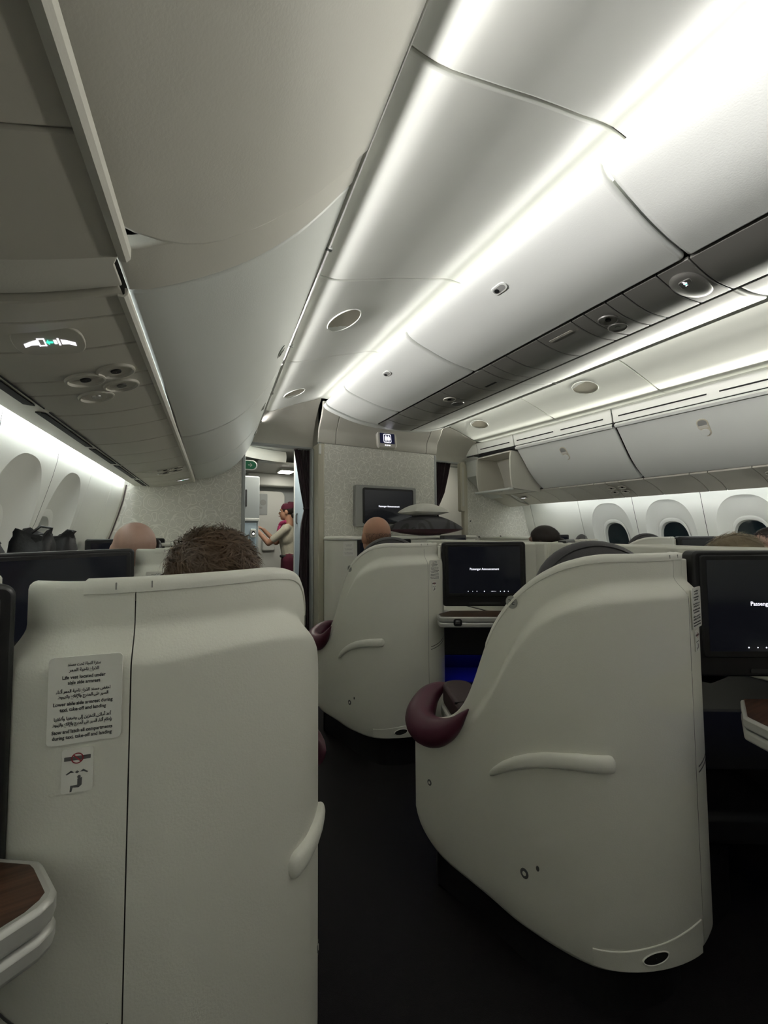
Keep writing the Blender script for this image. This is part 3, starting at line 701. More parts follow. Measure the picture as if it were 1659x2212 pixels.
# closet: walls
clo = thing('wall_front_centre', None, None, kind='structure')
MB().box(1.212, 2.462, YM, YM+.03, 0, 1.977).build('front_panel', 'wall_pattern', clo, smooth=False)
MB().box(1.205, 1.235, YM+.16, 4.48, 0, 2.10).build('side_panel', 'door_blue', clo, smooth=False)
MB().box(2.45, 2.48, YM+.10, 4.48, 0, 2.10).build('side_panel', 'galley_white', clo, smooth=False)
MB().box(1.2, 2.48, 4.45, 4.48, 0, 2.10).build('rear_panel', 'galley_white', clo, smooth=False)
MB().tube([(1.2, 4.33, 1.36), (1.19, 4.33, 1.34), (1.19, 4.33, 1.26), (1.2, 4.33, 1.24)], .008, 8).build('door_handle', 'ink_grey', clo)
# header band of the closet, rising to the bins
hd = thing('trim_11', None, None, kind='structure')
hp = [(3.447, 1.979), (3.440, 2.00), (3.432, 2.045), (3.428, 2.085), (3.415, 2.11), (3.385, 2.145), (3.345, 2.20), (3.31, 2.27), (3.30, 2.33)]
for a, b in ((1.150, 1.318), (1.321, 2.352), (2.355, 2.492)):
    g = [[V((x, y, z)) for y, z in hp] for x in ys(a, b, 3)]
    slab_mb(g, -.03).build('header_panel', 'bin_cream', hd, bevel=.006, seg=3)
# valances over the doorways
def valance(fn, ya, yb, zb, tlo, thi, xlo, xhi, flip):
    rows = []
    for k in range(9):
        s = k/8; row = []
        for i in range(15):
            t = tlo+(thi-tlo)*i/14; p = fn(ya, t); x = xlo+(xhi-xlo)*i/14
            q = V((x, yb, zb)); e = V((p.x+(x-p.x)*s, ya+(yb-ya)*(1-(1-s)**1.6), p.z+(zb-p.z)*(s**1.15 if s < 1 else 1))); row.append(e)
        rows.append(row)
    return slab_mb(rows if flip else rows[::-1], -.02)
valance(left_ceil, 3.305, YL, 1.958, 0, 1.0, .575, 1.148, True).build('trim_12', 'bin_cream', bevel=.004)['kind'] = 'structure'
valance(right_ceil, 3.465, YR, 1.975, 1.0, 0, 2.49, 3.125, True).build('trim_13', 'bin_cream', bevel=.004)['kind'] = 'structure'
MB().box(.53, 1.15, YL, YL+.08, 1.944, 1.96).build('trim_14', 'galley_grey', smooth=False)['kind'] = 'structure'
MB().box(2.49, 3.10, YR, YR+.08, 1.962, 1.978).build('trim_15', 'galley_grey', smooth=False)['kind'] = 'structure'
MB().box(.512, 1.21, YL+.02, YL+.05, 1.955, 2.40).build('trim_16', 'bin_cream', smooth=False)['kind'] = 'structure'
MB().box(2.46, 4.45, YR+.02, YR+.05, 1.975, 2.40).build('trim_17', 'bin_cream', smooth=False)['kind'] = 'structure'
MB().box(-.62, .52, YL+.03, YL+.06, 2.1, 2.40).build('trim_18', 'bin_cream', smooth=False)['kind'] = 'structure'

# wall monitor on the closet
t = thing('wall_monitor', 'large monitor in a grey surround on the patterned front wall', 'monitor', (1.85, YM, 1.4)); off = V((1.85, YM, 1.4))
Mw = frame(V((0, 0, 0)), (1, 0, 0), (0, 0, 1))
MB().prism(rrect(.690, .405, .02, cx=-.005, cy=-.002), 0, .060, Mw).build('surround', 'latch_grey', t, bevel=.010, seg=3)
MB().prism(rrect(.575, .352, .022, cx=.014, cy=0), .058, .066, Mw).build('bezel', 'black_plastic', t, bevel=.003)
MB().prism(rrect(.535, .310, .006, cx=.014, cy=0), .0655, .0665, Mw).build('screen', 'screen', t)
text('message', 'Passenger Announcement', .0235, frame(V((.014, -.067, -.003)), (1, 0, 0), (0, 0, 1)), 'screen_text', t, w=.235, bold=.0004)

# lavatory sign hanging below the centre bins
t = thing('lavatory_sign', 'small lit lavatory sign under the end of the centre bins', 'sign', (1.835, 3.36, 2.06)); off = V((1.835, 3.36, 2.06))
Ms = frame(V((0, 0, 0)), (1, -.05, 0), (0, .12, 1))
MB().prism(rrect(.205, .165, .03), -.05, .0, Ms).build('housing', 'bin_cream', t, bevel=.010, seg=3)
MB().prism(rrect(.160, .105, .004, cy=.012), .000, .002, Ms).build('display', 'sign_dark', t)
mb = MB(); o_, i_ = rrect(.084, .088, .012, cy=.012), rrect(.074, .078, .009, cy=.012); n = len(o_)
mb.add([Ms @ V((a, b, .003)) for a, b in o_]+[Ms @ V((a, b, .003)) for a, b in i_], [(k, (k+1) % n, n+(k+1) % n, n+k) for k in range(n)])
for sx in (-1, 1):
    mb.prism(oval(.013, .013, 2, 14, sx*.016, .037), .002, .003, Ms)
    mb.prism([(sx*.016-.011, .028), (sx*.016+.011, .028), (sx*.016+(.011 if sx < 0 else .015), -.002), (sx*.016+.006, -.003), (sx*.016+.005, -.020), (sx*.016-.005, -.020), (sx*.016-.006, -.003), (sx*.016-(.011 if sx < 0 else .015), -.002)][::-1], .002, .003, Ms)
mb.prism([(-.001, -.02), (.001, -.02), (.001, .04), (-.001, .04)], .002, .003, Ms)
mb.build('lavatory_symbol', 'sign_white', t, smooth=False)
mb = MB()
for x in (-.022, 0, .022): mb.prism(oval(.018, .010, 2, 12, x, -.058), .000, .003, Ms)
mb.build('indicator_lamp', 'sign_white', t, smooth=False)

# ------------------------------------------------------------------ curtains
def curtain(label, y, rows, folds, flip):
    t = thing('curtain', label, 'curtain', (rows[0][0], y, 0)); off = V((rows[0][0], y, 0)); g = []
    N = 60; R_ = []
    zt = [r[2] for r in rows]
    for k in range(33):
        z = zt[0]+(zt[-1]-zt[0])*k/32
        a = interp(sorted([(r[2], r[0]) for r in rows]), z); b = interp(sorted([(r[2], r[1]) for r in rows]), z)
        amp = .022*min(1, (b-a)/.16)
        R_.append([V((a+(b-a)*(i/N)+.004*math.sin(i*.9+z*7), y+amp*math.sin(2*math.pi*folds*i/N+.5*math.sin(z*3))+.006*math.sin(i*.31+z*5), z))-off for i in range(N+1)])
    slab_mb(R_, .003).build('cloth', 'curtain', t, angle=80)
    return t, off
ct, off = curtain('dark maroon curtain tied back beside the left doorway', YL+.085, [(.985, 1.190, 1.950), (1.0, 1.19, 1.85), (1.055, 1.192, 1.55), (1.085, 1.190, 1.40), (1.094, 1.188, 1.375), (1.085, 1.19, 1.34), (1.058, 1.198, 1.22), (1.045, 1.20, .95), (1.04, 1.20, .05)], 7, 0)
MB().tube([V((1.09, YL+.085, 1.375))-off+V((.055+.058*math.cos(a), .030*math.sin(a), 0)) for a in [2*math.pi*k/16 for k in range(17)]], .010, 8).build('tie_band', 'curtain', ct)
MB().ell(V((1.196, YL+.06, 1.378))-off, (.012, .012, .014), 10, 8).build('tie_button', 'ink', ct)
curtain('dark curtain hanging in the right doorway beside the closet', YR+.04, [(2.55, 2.905, 1.965), (2.55, 2.86, 1.80), (2.55, 2.80, 1.6), (2.55, 2.72, 1.45), (2.54, 2.69, 1.40), (2.54, 2.72, 1.30), (2.53, 2.75, 1.0), (2.53, 2.75, .05)], 9, 1)

# ------------------------------------------------------------------ galley beyond the left doorway
gw = thing('wall_galley', None, None, kind='structure')
MB().box(-.6, 4.6, 6.1, 6.13, 0, 2.5).build('rear_wall', 'galley_grey', gw, smooth=False)
MB().box(-.63, -.60, 3.63, 6.13, 0, 2.5).build('side_wall', 'galley_grey', gw, smooth=False)
MB().box(-.6, 4.6, 3.66, 6.13, 2.16, 2.19).build('ceiling_galley', 'galley_white', smooth=False)['kind'] = 'structure'
# curved cream trim under the galley ceiling and its bright cove
g = []
for k in range(15):
    a = R(200-100*k/14-0); x = 1.35+.95*math.cos(a)*.9; y = 4.25+.62*math.sin(a)
    g.append([V((x, y, 2.155)), V((x-.02*math.cos(a), y-.02, 2.09)), V((x, y, 2.02))])
slab_mb(g, .02).build('trim_19', 'galley_white')['kind'] = 'structure'
tag(MB().prism([(.72, 4.0), (1.2, 3.9), (1.2, 4.35), (.95, 4.30), (.8, 4.2)], 2.145, 2.155).build('ceiling_lamp', 'galley_lamp', smooth=False), 'bright round ceiling light just inside the left doorway', 'lamp')
t = thing('ceiling_lamp', 'small square lamp set in the far galley ceiling', 'lamp', (1.36, 5.5, 2.0))
MB().prism(rrect(.22, .30, .03), .0, .03, Matrix.Translation((0, 0, 0))).build('lamp_frame', 'galley_white', t, bevel=.004)
MB().prism(rrect(.17, .25, .03), -.006, .0, Matrix.Identity(4)).build('diffuser', 'galley_lamp', t)
MB().box(.9, 1.7, 5.05, 6.1, 2.03, 2.06).build('trim_20', 'galley_white', smooth=False)['kind'] = 'structure'
MB().box(.9, 1.60, 5.9, 6.1, 1.84, 2.03).build('trim_21', 'galley_white', bevel=.02)['kind'] = 'structure'
# tall grey galley cabinet
t = thing('galley_cabinet', 'tall grey galley cabinet seen at the left of the doorway', 'cabinet', (.60, 4.5, 0))
MB().box(-.40, .175, -.2, .5, 0, 1.75).build('cabinet_body', 'galley_grey', t, bevel=.01)
MB().box(-.30, .178, -.225, -.2, 1.30, 1.74).build('cabinet_door', 'galley_grey', t, bevel=.006)
MB().box(-.30, .05, -.235, -.225, 1.42, 1.60).build('display', 'ink', t, bevel=.004)
MB().box(-.30, .178, -.23, -.2, 1.27, 1.30).build('worktop_edge', 'galley_white', t, bevel=.004)
MB().box(-.30, .150, -.22, -.2, .95, 1.25).build('cabinet_door', 'door_blue', t, bevel=.006)
MB().prism(rrect(.06, .09, .015), 0, .02, frame((.115, -.222, 1.14), (1, 0, 0), (0, 0, 1))).build('lamp_mount', 'galley_white', t, bevel=.004)
MB().prism(oval(.035, .05, 2.5, 20), .02, .023, frame((.115, -.222, 1.14), (1, 0, 0), (0, 0, 1))).build('lamp_glass', 'ink', t)
MB().ell((.115, -.247, 1.135), (.010, .004, .010), 12, 8).build('lamp_bulb', 'spot_lamp', t)
MB().box(-.05, .12, -.222, -.2, .60, .95).build('niche', 'ink', t)
# entry door at the far end
t = thing('door_1', None, None, (1.25, 6.08, 0), kind='structure')
Md = frame(V((0, 0, 0)), (1, 0, 0), (0, 0, 1))
MB().prism(rrect(.52, 1.75, .08, cx=-.03, cy=.90), 0, .04, Md).build('door_leaf', 'galley_white', t, bevel=.015, seg=3)
MB().prism(rrect(.23, .32, .01, cx=-.15, cy=1.57), .04, .046, Md).build('window_cover', 'galley_grey', t, bevel=.004)
MB().prism(oval(.09, .09, 2, 20, -.10, 1.60), .046, .049, Md).build('viewer_rim', 'latch_grey', t)
MB().prism(rrect(.14, .03, .01, cx=-.18, cy=1.52), .046, .049, Md).build('latch_slot', 'latch_grey', t)
MB().prism(rrect(.19, .20, .03, cx=-.02, cy=.97), .04, .10, Md).build('handle_box', 'galley_white', t, bevel=.02, seg=3)
MB().prism(rrect(.11, .035, .01, cx=.0, cy=.99), .10, .11, Md).build('handle', 'latch_grey', t)
# exit signs
def exit_sign(label, c, w, h, arrow, rim):
    t = thing('exit_sign', label, 'exit sign', c); M = frame(V((0, 0, 0)), (1, 0, 0), (0, 0, 1))
    MB().prism(rrect(w, h, h*.49), -.02, .0, M).build('housing', 'white_print' if rim else 'exit_green', t, bevel=.004)
    MB().prism(rrect(w-rim, h-rim, (h-rim)*.49), .0, .003, M).build('green_face', 'exit_green', t)
    mb = MB(); u = h*.5
    x0 = -w*.22
    mb.prism(oval(u*.22, u*.22, 2, 12, x0+u*.16, u*.48), .003, .0045, M)
    for a in ([(-.10, .35), (.16, .30), (.10, -.05), (-.12, 0)], [(-.12, .02), (.02, .02), (-.20, -.35), (-.42, -.38), (-.42, -.28), (-.26, -.26)], [(.0, .0), (.11, .0), (.26, -.30), (.20, -.58), (.10, -.58), (.14, -.30)], [(.12, .30), (.40, .14), (.36, .06), (.12, .18)], [(-.1, .34), (-.36, .14), (-.30, .06), (-.08, .22)]):
        mb.prism([(x0+p*u, q*u) for p, q in a], .003, .0045, M)
    mb.prism([(x0-u*.75, -u*.62), (x0-u*.60, -u*.62), (x0-u*.60, u*.55), (x0-u*.75, u*.55)], .003, .0045, M)
    if arrow:
        x1 = w*.22
        mb.prism([(x1-u*.45, -u*.06), (x1+u*.2, -u*.06), (x1+u*.2, u*.06), (x1-u*.45, u*.06)], .003, .0045, M)
        mb.prism([(x1, -u*.38), (x1+u*.36, -u*.0), (x1+u*.27, u*.0), (x1-.06*u, -u*.33)], .003, .0045, M); mb.prism([(x1-.06*u, u*.33), (x1+u*.27, 0), (x1+u*.36, 0), (x1, u*.38)], .003, .0045, M)
    mb.build('pictogram', 'white_print', t, smooth=False)
exit_sign('green exit sign with white arrow and rim, in the left doorway', (.585, 4.0, 1.815), .235, .10, True, .022)
exit_sign('small green exit sign seen through the right doorway', (3.72, 4.96, 1.815), .17, .095, False, 0)
# beyond the right doorway: curved entry lining with a porthole
g = [[V((2.5+2.2*s, 5.35-.55*s-.15*math.sin(math.pi*s), z)) for z in ys(0, 2.15, 8)] for s in [k/10 for k in range(11)]]
slab_mb(g, .02).build('wall_entry', 'galley_white')['kind'] = 'structure'
t = thing('door_2', None, None, (3.62, 4.98, 0), kind='structure')
MB().prism(rrect(.62, 1.50, .12, cy=.78), 0, .05, frame(V((0, 0, 0)), (1, -.25, 0), (0, 0, 1))).build('door_leaf', 'galley_white', t, bevel=.03, seg=3)
MB().prism(oval(.13, .30, 2.2, 28, .0, 1.32), .05, .056, frame(V((0, 0, 0)), (1, -.25, 0), (0, 0, 1))).build('porthole', 'brown_leather', t)
MB().prism(oval(.09, .10, 2.2, 20, .0, 1.25), .056, .060, frame(V((0, 0, 0)), (1, -.25, 0), (0, 0, 1))).build('red_flap', 'ink_red', t)
MB().prism(oval(.07, .08, 2.2, 20, .015, 1.36), .056, .060, frame(V((0, 0, 0)), (1, -.25, 0), (0, 0, 1))).build('pale_patch', 'linen_white', t)
t = thing('crew_grip', 'tall cream padded panel on the right doorway post', 'panel', (3.03, YR-.012, 1.68))
MB().prism(rrect(.075, .60, .025), -.03, .03, frame(V((0, 0, 0)), (1, 0, 0), (0, 0, 1))).build('panel_body', 'post_cream', t, bevel=.008, seg=3)
MB().prism(rrect(.030, .48, .014), .03, .032, frame(V((0, 0, 0)), (1, 0, 0), (0, 0, 1))).build('panel_inset', 'bin_cream', t)
tag(MB().prism(rrect(.25, .16, .03), 2.13, 2.15, Matrix.Translation((3.3, 4.4, 0))).build('ceiling_lamp', 'galley_lamp', smooth=False), 'ceiling lamp above the right entry', 'lamp')
# tall door hinge on the closet post
tag(MB().box(1.152, 1.175, YM-.024, YM-.006, 1.87, 1.96).build('hinge', 'white_print', bevel=.004), 'small white hinge at the top of the closet post', 'hinge')

# ------------------------------------------------------------------ seat pods
PLAN = cat_rom([(x, y, 0) for x, y in [(.90, 1.23), (.80, 1.205), (.745, 1.165), (.716, 1.13), (.706, 1.095), (.735, .98), (.765, .85), (.785, .75), (.83, .64), (.88, .575), (.974, .525), (1.08, .50), (1.16, .505), (1.21, .525), (1.25, .56)]], 14)
_L = [0]
for _a, _b in zip(PLAN, PLAN[1:]): _L.append(_L[-1]+(_b-_a).length)
_U0 = _L[14*4]-.02
UMIN, UMAX = -_U0, _L[-1]-_U0
def plan(u):
    s = min(max(u+_U0, 0), _L[-1]); lo, hi = 0, len(_L)-1
    while hi-lo > 1:
        m = (lo+hi)//2
        if _L[m] <= s: lo = m
        else: hi = m
    t = (s-_L[lo])/max(_L[hi]-_L[lo], 1e-9); return PLAN[lo].lerp(PLAN[hi], t)
def plan_n(u):
    t = (plan(u+.012)-plan(u-.012)).normalized(); return V((t.y, -t.x, 0)), t
ZT = [(-.3, .55), (0, .555), (.09, .565), (.13, .58), (.16, .60), (.179, .622), (.203, .665), (.23, .745), (.256, .823), (.289, .894), (.337, .958), (.38, .997), (.431, 1.036), (.486, 1.065), (.537, 1.080), (.60, 1.088), (1.2, 1.089)]
ZR = [(-.3, .45), (.10, .49), (.2, .575), (.237, .624), (.286, .697), (.325, .77), (.377, .862), (.428, .925), (.504, .972), (.584, .996), (.696, 1.004), (1.2, 1.006)]
ZB = [(-.3, .27), (-.02, .27), (.0, .235), (.03, .198), (.08, .165), (.127, .151), (.5, .152), (.80, .165), (1.2, .17)]
def smooth_tab(tab, u):
    return sum(interp(tab, u+d)*w for d, w in ((-.02, .15), (-.01, .22), (0, .26), (.01, .22), (.02, .15)))
def inset(u, z):
    return .030*sstep((u-.12)/.14)*sstep((z-smooth_tab(ZR, u)+.022)/.05)
class Unit:
    """a reverse-herringbone seat pod; s = 1 keeps the shell at the left, s = -1 mirrors it"""
    def __init__(q, s): q.s = s
    def L(q, p): return V((q.s*(p[0]-1.1), p[1]-.9, p[2]))
    def surf(q, u, z, out=0, raw=False):
        n, t = plan_n(u); p = plan(u)+n*(out-(0 if raw else inset(u, z))); return q.L((p.x, p.y, z))
    def frame(q, u, z, out=0):
        a, b = q.surf(u-.01, z), q.surf(u+.01, z); r = (b-a)*q.s; lo, hi = q.surf(u, z-.004), q.surf(u, z+.004)
        return frame(q.surf(u, z, out), r, hi-lo)
    def skin(q, ua, ub, n):
        cols = []
        for i in range(n):
            u = ua+(ub-ua)*i/(n-1); zt, zr, zb = smooth_tab(ZT, u), smooth_tab(ZR, u), smooth_tab(ZB, u)
            zr = min(zr, zt-.035); c = [q.surf(u, zb, -.03), q.surf(u, zb+.0015, -.012), q.surf(u, zb+.006, -.003)]
            c += [q.surf(u, z) for z in ys(zb+.016, zr-.035, 12)]
            c += [q.surf(u, z) for z in ys(zr-.03, min(zr+.035, zt-.014), 12)]
            e = inset(u, zt)
            c += [q.surf(u, zt-.010)]
            for k in range(1, 6):
                a = math.pi*k/6; nn, _ = plan_n(u); p = plan(u)+nn*(-e-.011+.011*math.cos(a)); c.append(q.L((p.x, p.y, zt-.010+.010*math.sin(a))))
            for z in (zt-.012, zt-.06, max(zb+.02, .25)):
                nn, _ = plan_n(u); p = plan(u)+nn*(-e-.023); c.append(q.L((p.x, p.y, z)))
            cols.append(c)
        return MB().grid(cols)
MA = lambda a, b: (1.235+.866*a-.5*b, .55-.5*a-.866*b)      # console axes: along the monitor, towards the occupant
def build_unit(s, window):
    q = Unit(s)
    root = bpy.data.objects.new('seat_pod', None); root.empty_display_size = .05; link(root)
    sh = q.skin(UMIN, .8203, 96).build('shell', 'shell_cream', root, angle=70)
    q.skin(.8218, UMAX, 26).build('side_panel', 'shell_cream', root, angle=70)
    g = [[q.surf(.821, z, -.006) for z in ys(.17, 1.07, 30)], [q.surf(.8215, z, -.0061) for z in ys(.17, 1.07, 30)]]
    slab_mb([[q.surf(u, z, -.005) for z in ys(.17, 1.06, 30)] for u in (.815, .827)], .002).build('seam', 'seam_grey', root)
    # cap strip along the top edge
    cols = []
    for i in range(70):
        u = .26+(.885-.26)*i/69; zt = smooth_tab(ZT, u); e = inset(u, zt); nn, _ = plan_n(u)
        cols.append([q.L((*(plan(u)+nn*(-e+o)).xy, zt+dz)) for o, dz in ((-.001, -.0165), (.0022, -.0155), (.0024, -.008), (-.0005, .0005), (-.010, .0035), (-.018, .0015), (-.026, -.008))])
    cap = MB().grid(cols).build('top_cap', 'shell_cap', root, angle=60)
    for u in (.80, .845):
        M = q.frame(u, 1.082, .0015); MB().prism(rrect(.0016, .009, .0006), 0, .0016, M).build('cap_tab', 'disc_grey', cap)
    # sweeping grab handle
    st = [(.286, .487, .0025), (.291, .492, .007), (.305, .504, .012), (.33, .525, .0155), (.365, .550, .017), (.40, .570, .0175), (.44, .587, .018), (.474, .597, .018), (.52, .608, .019), (.56, .612, .0195), (.583, .614, .0195), (.590, .614, .017), (.5945, .614, .010), (.596, .614, .002)]
    rows = []
    for k, (u, z, h) in enumerate(st):
        ds = min(k, len(st)-1-k); f = min(1, (.12, .5, .85, 1, 1)[min(ds, 4)])
        rows.append([q.surf(u, z+h*math.cos(a), -.001+.016*f*max(0, math.sin(a))**.55, True) for a in [math.pi*i/12 for i in range(13)]])
    MB().grid(rows).build('grab_handle', 'shell_cap', root, angle=75)
    # lower access panel with oval opening
    tp = lambda u: interp([(.534, .202), (.598, .209), (.708, .224), (.80, .240)], u)
    g = [[q.surf(u, zz, .0022, True) for zz in ys(.166, tp(u), 5)] for u in ys(.536, .812, 16)]
    ap = slab_mb(g, -.006*s).build('access_panel', 'shell_cream', root, bevel=.0015)
    mb = MB(); N = 28
    R1 = lambda r, o: [q.surf(.672+.031*r*math.cos(a), .194+.0125*r*math.sin(a)+.004*r*math.cos(a), o, True) for a in [2*math.pi*k/N for k in range(N)]]
    mb.grid([R1(.02, .0028), R1(.95, .0028)], True).build('oval_opening', 'dark_oval', ap)
    MB().grid([R1(.95, .0026), R1(1.0, .0042), R1(1.1, .0022)], True).build('opening_rim', 'shell_cap', ap)
    for u, z, r in ((.385, .289, .0105), (.066, .362, .008)):
        M = q.frame(u, z); f = MB().prism(oval(2*r, 2.3*r, 2, 18), -.002, .0012, M).build('fastener', 'ink_grey', root)
        MB().prism(oval(.9*r, 1.0*r, 2, 12), .0012, .002, M).build('fastener_core', 'shell_cap', f)
    MB().prism(oval(.008, .013, 2, 12), -.002, .001, q.frame(.419, .319)).build('fastener', 'seam_grey', root)
    # armrest: maroon pad curling round the aisle end, brown cushion inside
    path = [(.747, .895, .640, .002), (.742, .912, .618, .010), (.733, .940, .582, .022), (.725, .975, .552, .034), (.716, 1.02, .530, .044), (.712, 1.07, .524, .049), (.726, 1.115, .532, .050), (.765, 1.150, .552, .045), (.80, 1.165, .572, .036), (.84, 1.165, .590, .022), (.865, 1.16, .60, .008)]
    pts = cat_rom([p[:3] for p in path], 5); rad = [v.x for v in cat_rom([(p[3], 0, 0) for p in path], 5)]
    MB().tube([q.L(p) for p in pts], rad, 18).build('armrest_pad', 'maroon_leather', root, angle=80)
    Mc = frame(q.L((.858, 1.04, .56)), (s*.93, -.36, 0), (s*.36, .93, 0))
    cu = MB().prism(rrect(.105, .26, .045), -.02, .050, Mc).build('armrest_cushion', 'brown_leather', root, bevel=.012, seg=3)
    MB().prism(rrect(.12, .27, .05), -.06, -.02, Mc).build('armrest_tray', 'shell_cap', root, bevel=.006)
    MB().box(-.056, .056, -.0015, .0015, .045, .0512, Mc @ Matrix.Translation((0, -.06, 0))).build('cushion_seam', 'gap_black', cu, smooth=False)
    # headrest, backrest, seat cushion
    d = V((s*.87, -.49, 0)); nrm = V((s*.49, .87, 0))
    Mh = Matrix.Identity(3)
    for i in range(3): Mh[i][0], Mh[i][1], Mh[i][2] = d[i], nrm[i], (0, 0, 1)[i]
    hr = MB().ell(q.L((.985, .660, .985)), (.160, .058, .137), 32, 18, Mh).build('headrest', 'headrest_fabric', root)
    mb = MB(); c = q.L((.985, .660, .985))
    mb.tube([c+Mh @ V(((.145*math.cos(a)), -.026, .137*math.sin(a)*.90)) for a in ys(.1, math.pi-.1, 24)], .0025, 6); mb.build('piping', 'black_plastic', hr)
    MB().prism(rrect(.36, .46, .08), -.05, .05, frame(q.L((1.09, .75, .68)), d, (s*-.12, -.2, 1))).build('backrest', 'grey_fabric', root, bevel=.03, seg=3)
    MB().prism(rrect(.50, .52, .08), -.06, .05, frame(q.L((1.13, .99, .40)), d, nrm)).build('seat_cushion', 'grey_fabric', root, bevel=.03, seg=3)
    MB().prism(rrect(.48, .50, .05), -.30, -.06, frame(q.L((1.13, .99, .40)), d, nrm)).build('seat_base', 'dark_console', root)
    # console, footwell and dividers
    def cbox(a0, a1, b0, b1, z0, z1, mb=None):
        mb = mb or MB(); P = [q.L((*MA(a, b), z)) for z in (z0, z1) for b in (b0, b1) for a in (a0, a1)]
        return mb.add(P, [(0, 2, 3, 1), (4, 5, 7, 6), (0, 1, 5, 4), (2, 6, 7, 3), (0, 4, 6, 2), (1, 3, 7, 5)])
    cbox(-.012, .52, -.075, -.035, .80, 1.082).build('back_panel', 'shell_cream', root, bevel=.010, seg=3)
    if s > 0: cbox(-.022, -.006, -.045, .0, .770, 1.070).build('monitor_side_rail', 'shell_cap', root, bevel=.003)
    cbox(-.01, .40, -.30, -.02, .50, .66).build('console', 'dark_console', root, bevel=.006)
    mb = MB(); cbox(-.01, .005, -.36, -.03, .10, .50, mb); cbox(.385, .40, -.36, -.03, .10, .50, mb); cbox(-.01, .40, -.38, -.36, .10, .50, mb)
    fw = mb.build('footwell', 'dark_console', root, smooth=False)
    cbox(.06, .34, -.30, -.27, .484, .496).build('footwell_lamp', 'blue_lamp', fw, smooth=False)
    cbox(.005, .385, -.355, -.10, .24, .33).build('ottoman', 'dark_console', root, bevel=.02)
    if not window:
        MB().box(*sorted((s*(1.685-1.1), s*(1.712-1.1))), .27-.9, 1.36-.9, .66, 1.085).build('divider', 'shell_cream', root, bevel=.008)
        MB().box(*sorted((s*(1.685-1.1), s*(1.712-1.1))), .27-.9, 1.36-.9, 0, .66).build('divider_base', 'dark_console', root, smooth=False)
        MB().box(*sorted((s*(1.50-1.1), s*(1.685-1.1))), .62-.9, 1.36-.9, .60, .66).build('side_ledge', 'shell_cream', root, bevel=.008)
    else:
        MB().box(*sorted((s*(1.45-1.1), s*(1.56-1.1))), .40-.9, 1.36-.9, .10, .72).build('side_ledge', 'shell_cream', root, bevel=.01)
    pl = [V((*PLAN[i].xy, 0)) for i in range(8, len(PLAN), 6)]
    poly = []
    for i in range(8, len(PLAN)-6, 6):
        u = _L[i]-_U0; n, _ = plan_n(u); p = plan(u)-n*.07; v = q.L((p.x, p.y, 0)); poly.append((v.x, v.y))
    for p in ((1.50, .60), (1.45, 1.25), (1.0, 1.25)):
        v = q.L((p[0], p[1], 0)); poly.append((v.x, v.y))
    MB().prism(poly if s > 0 else poly[::-1], 0, .19).build('plinth', 'dark_console', root, smooth=False)
    for u_ in (0, 1):
        g = [[q.surf(u, .580+.030*((u-.835)/.12)**1.5-.013*u_-.003*k, .0006) for k in range(2)] for u in ys(.835, .955, 12)]
        slab_mb(g, .0008).build('slot_line', 'ink_grey', root)
    # placards on the side panel
    M = q.frame(.866, .955, .0012); M = frame(M.translation, M.col[0].xyz, (0, 0, 1))
    pc = MB().prism(rrect(.074, .100, .005), -.001, .0006, M).build('placard', 'sticker', root)
    lines = [(arabic('سترة النجاة تحت مسند'), .041, .033, 1), (arabic('الذراع ناحية الممر'), .0345, .030, 1), ('Life vest located under', .0262, .043, 0), ('aisle side armrest', .0200, .032, 0),
             (arabic('اخفض مسند الذراع ناحية الممر أثناء'), .0105, .054, 1), (arabic('السير على المدرج والإقلاع والهبوط'), .0045, .050, 1), ('Lower aisle side armrest during', -.0040, .059, 0), ('taxi, take-off and landing', -.0105, .046, 0),
             (arabic('أعد أماكن التخزين إلى وضعها وأغلقها'), -.0205, .057, 1), (arabic('بإحكام أثناء السير على المدرج والإقلاع والهبوط'), -.0268, .059, 1), ('Stow and latch all compartments', -.0355, .060, 0), ('during taxi, take-off and landing', -.0420, .059, 0)]
    for i, (tx, y, w, ar) in enumerate(lines):
        text('placard_text', tx, .0056 if not ar else .0050, M @ Matrix.Translation((-.002, y, .0008)), 'ink', pc, depth=.0001, w=w, bold=.00012)
    M2 = M @ Matrix.Translation((-.006, -.081, 0))
    pc = MB().prism(rrect(.031, .050, .003), -.001, .0006, M2).build('placard', 'sticker', root)
    MB().prism(rrect(.026, .0045, .0005, cy=.014), .0006, .0009, M2).build('cigarette_print', 'ink_grey', pc, smooth=False)
    mb = MB(); N = 24
    mb.add([M2 @ V((r*math.cos(2*math.pi*k/N), .014+r*math.sin(2*math.pi*k/N), .0012)) for r in (.0062, .0050) for k in range(N)], [(k, (k+1) % N, N+(k+1) % N, N+k) for k in range(N)])
    mb.prism([(-.0042, .0175), (-.0033, .0184), (.0042, .0105), (.0033, .0096)][::-1], .001, .0012, M2)
    mb.build('prohibition_print', 'ink_red', pc, smooth=False)
    mb = MB()
    for sg in (-1, 1): mb.prism([(sg*.003, -.002), (sg*.006, .0005), (sg*.011, -.003), (sg*.010, -.004), (sg*.0065, -.002)][::sg], .0006, .0009, M2)
    mb.prism([(-.002, -.0018), (0, -.0002), (.002, -.0018), (0, -.0034)], .0006, .0009, M2)
    mb.prism(oval(.0035, .0035, 2, 10, .002, -.0075), .0006, .0009, M2)
    mb.prism([(.0005, -.0095), (.005, -.0085), (.0048, -.017), (.002, -.0195), (-.004, -.0188), (-.005, -.0235), (-.0068, -.0235), (-.0062, -.0165), (.0005, -.0165)][::-1], .0006, .0009, M2)
    mb.build('belt_print', 'ink_grey', pc, smooth=False)
    # disc for the seat number
    M = q.frame(.349, .956, .0008); MB().prism(oval(.034, .034, 2, 28), -.002, .0010, M).build('number_disc', 'disc_grey', root)
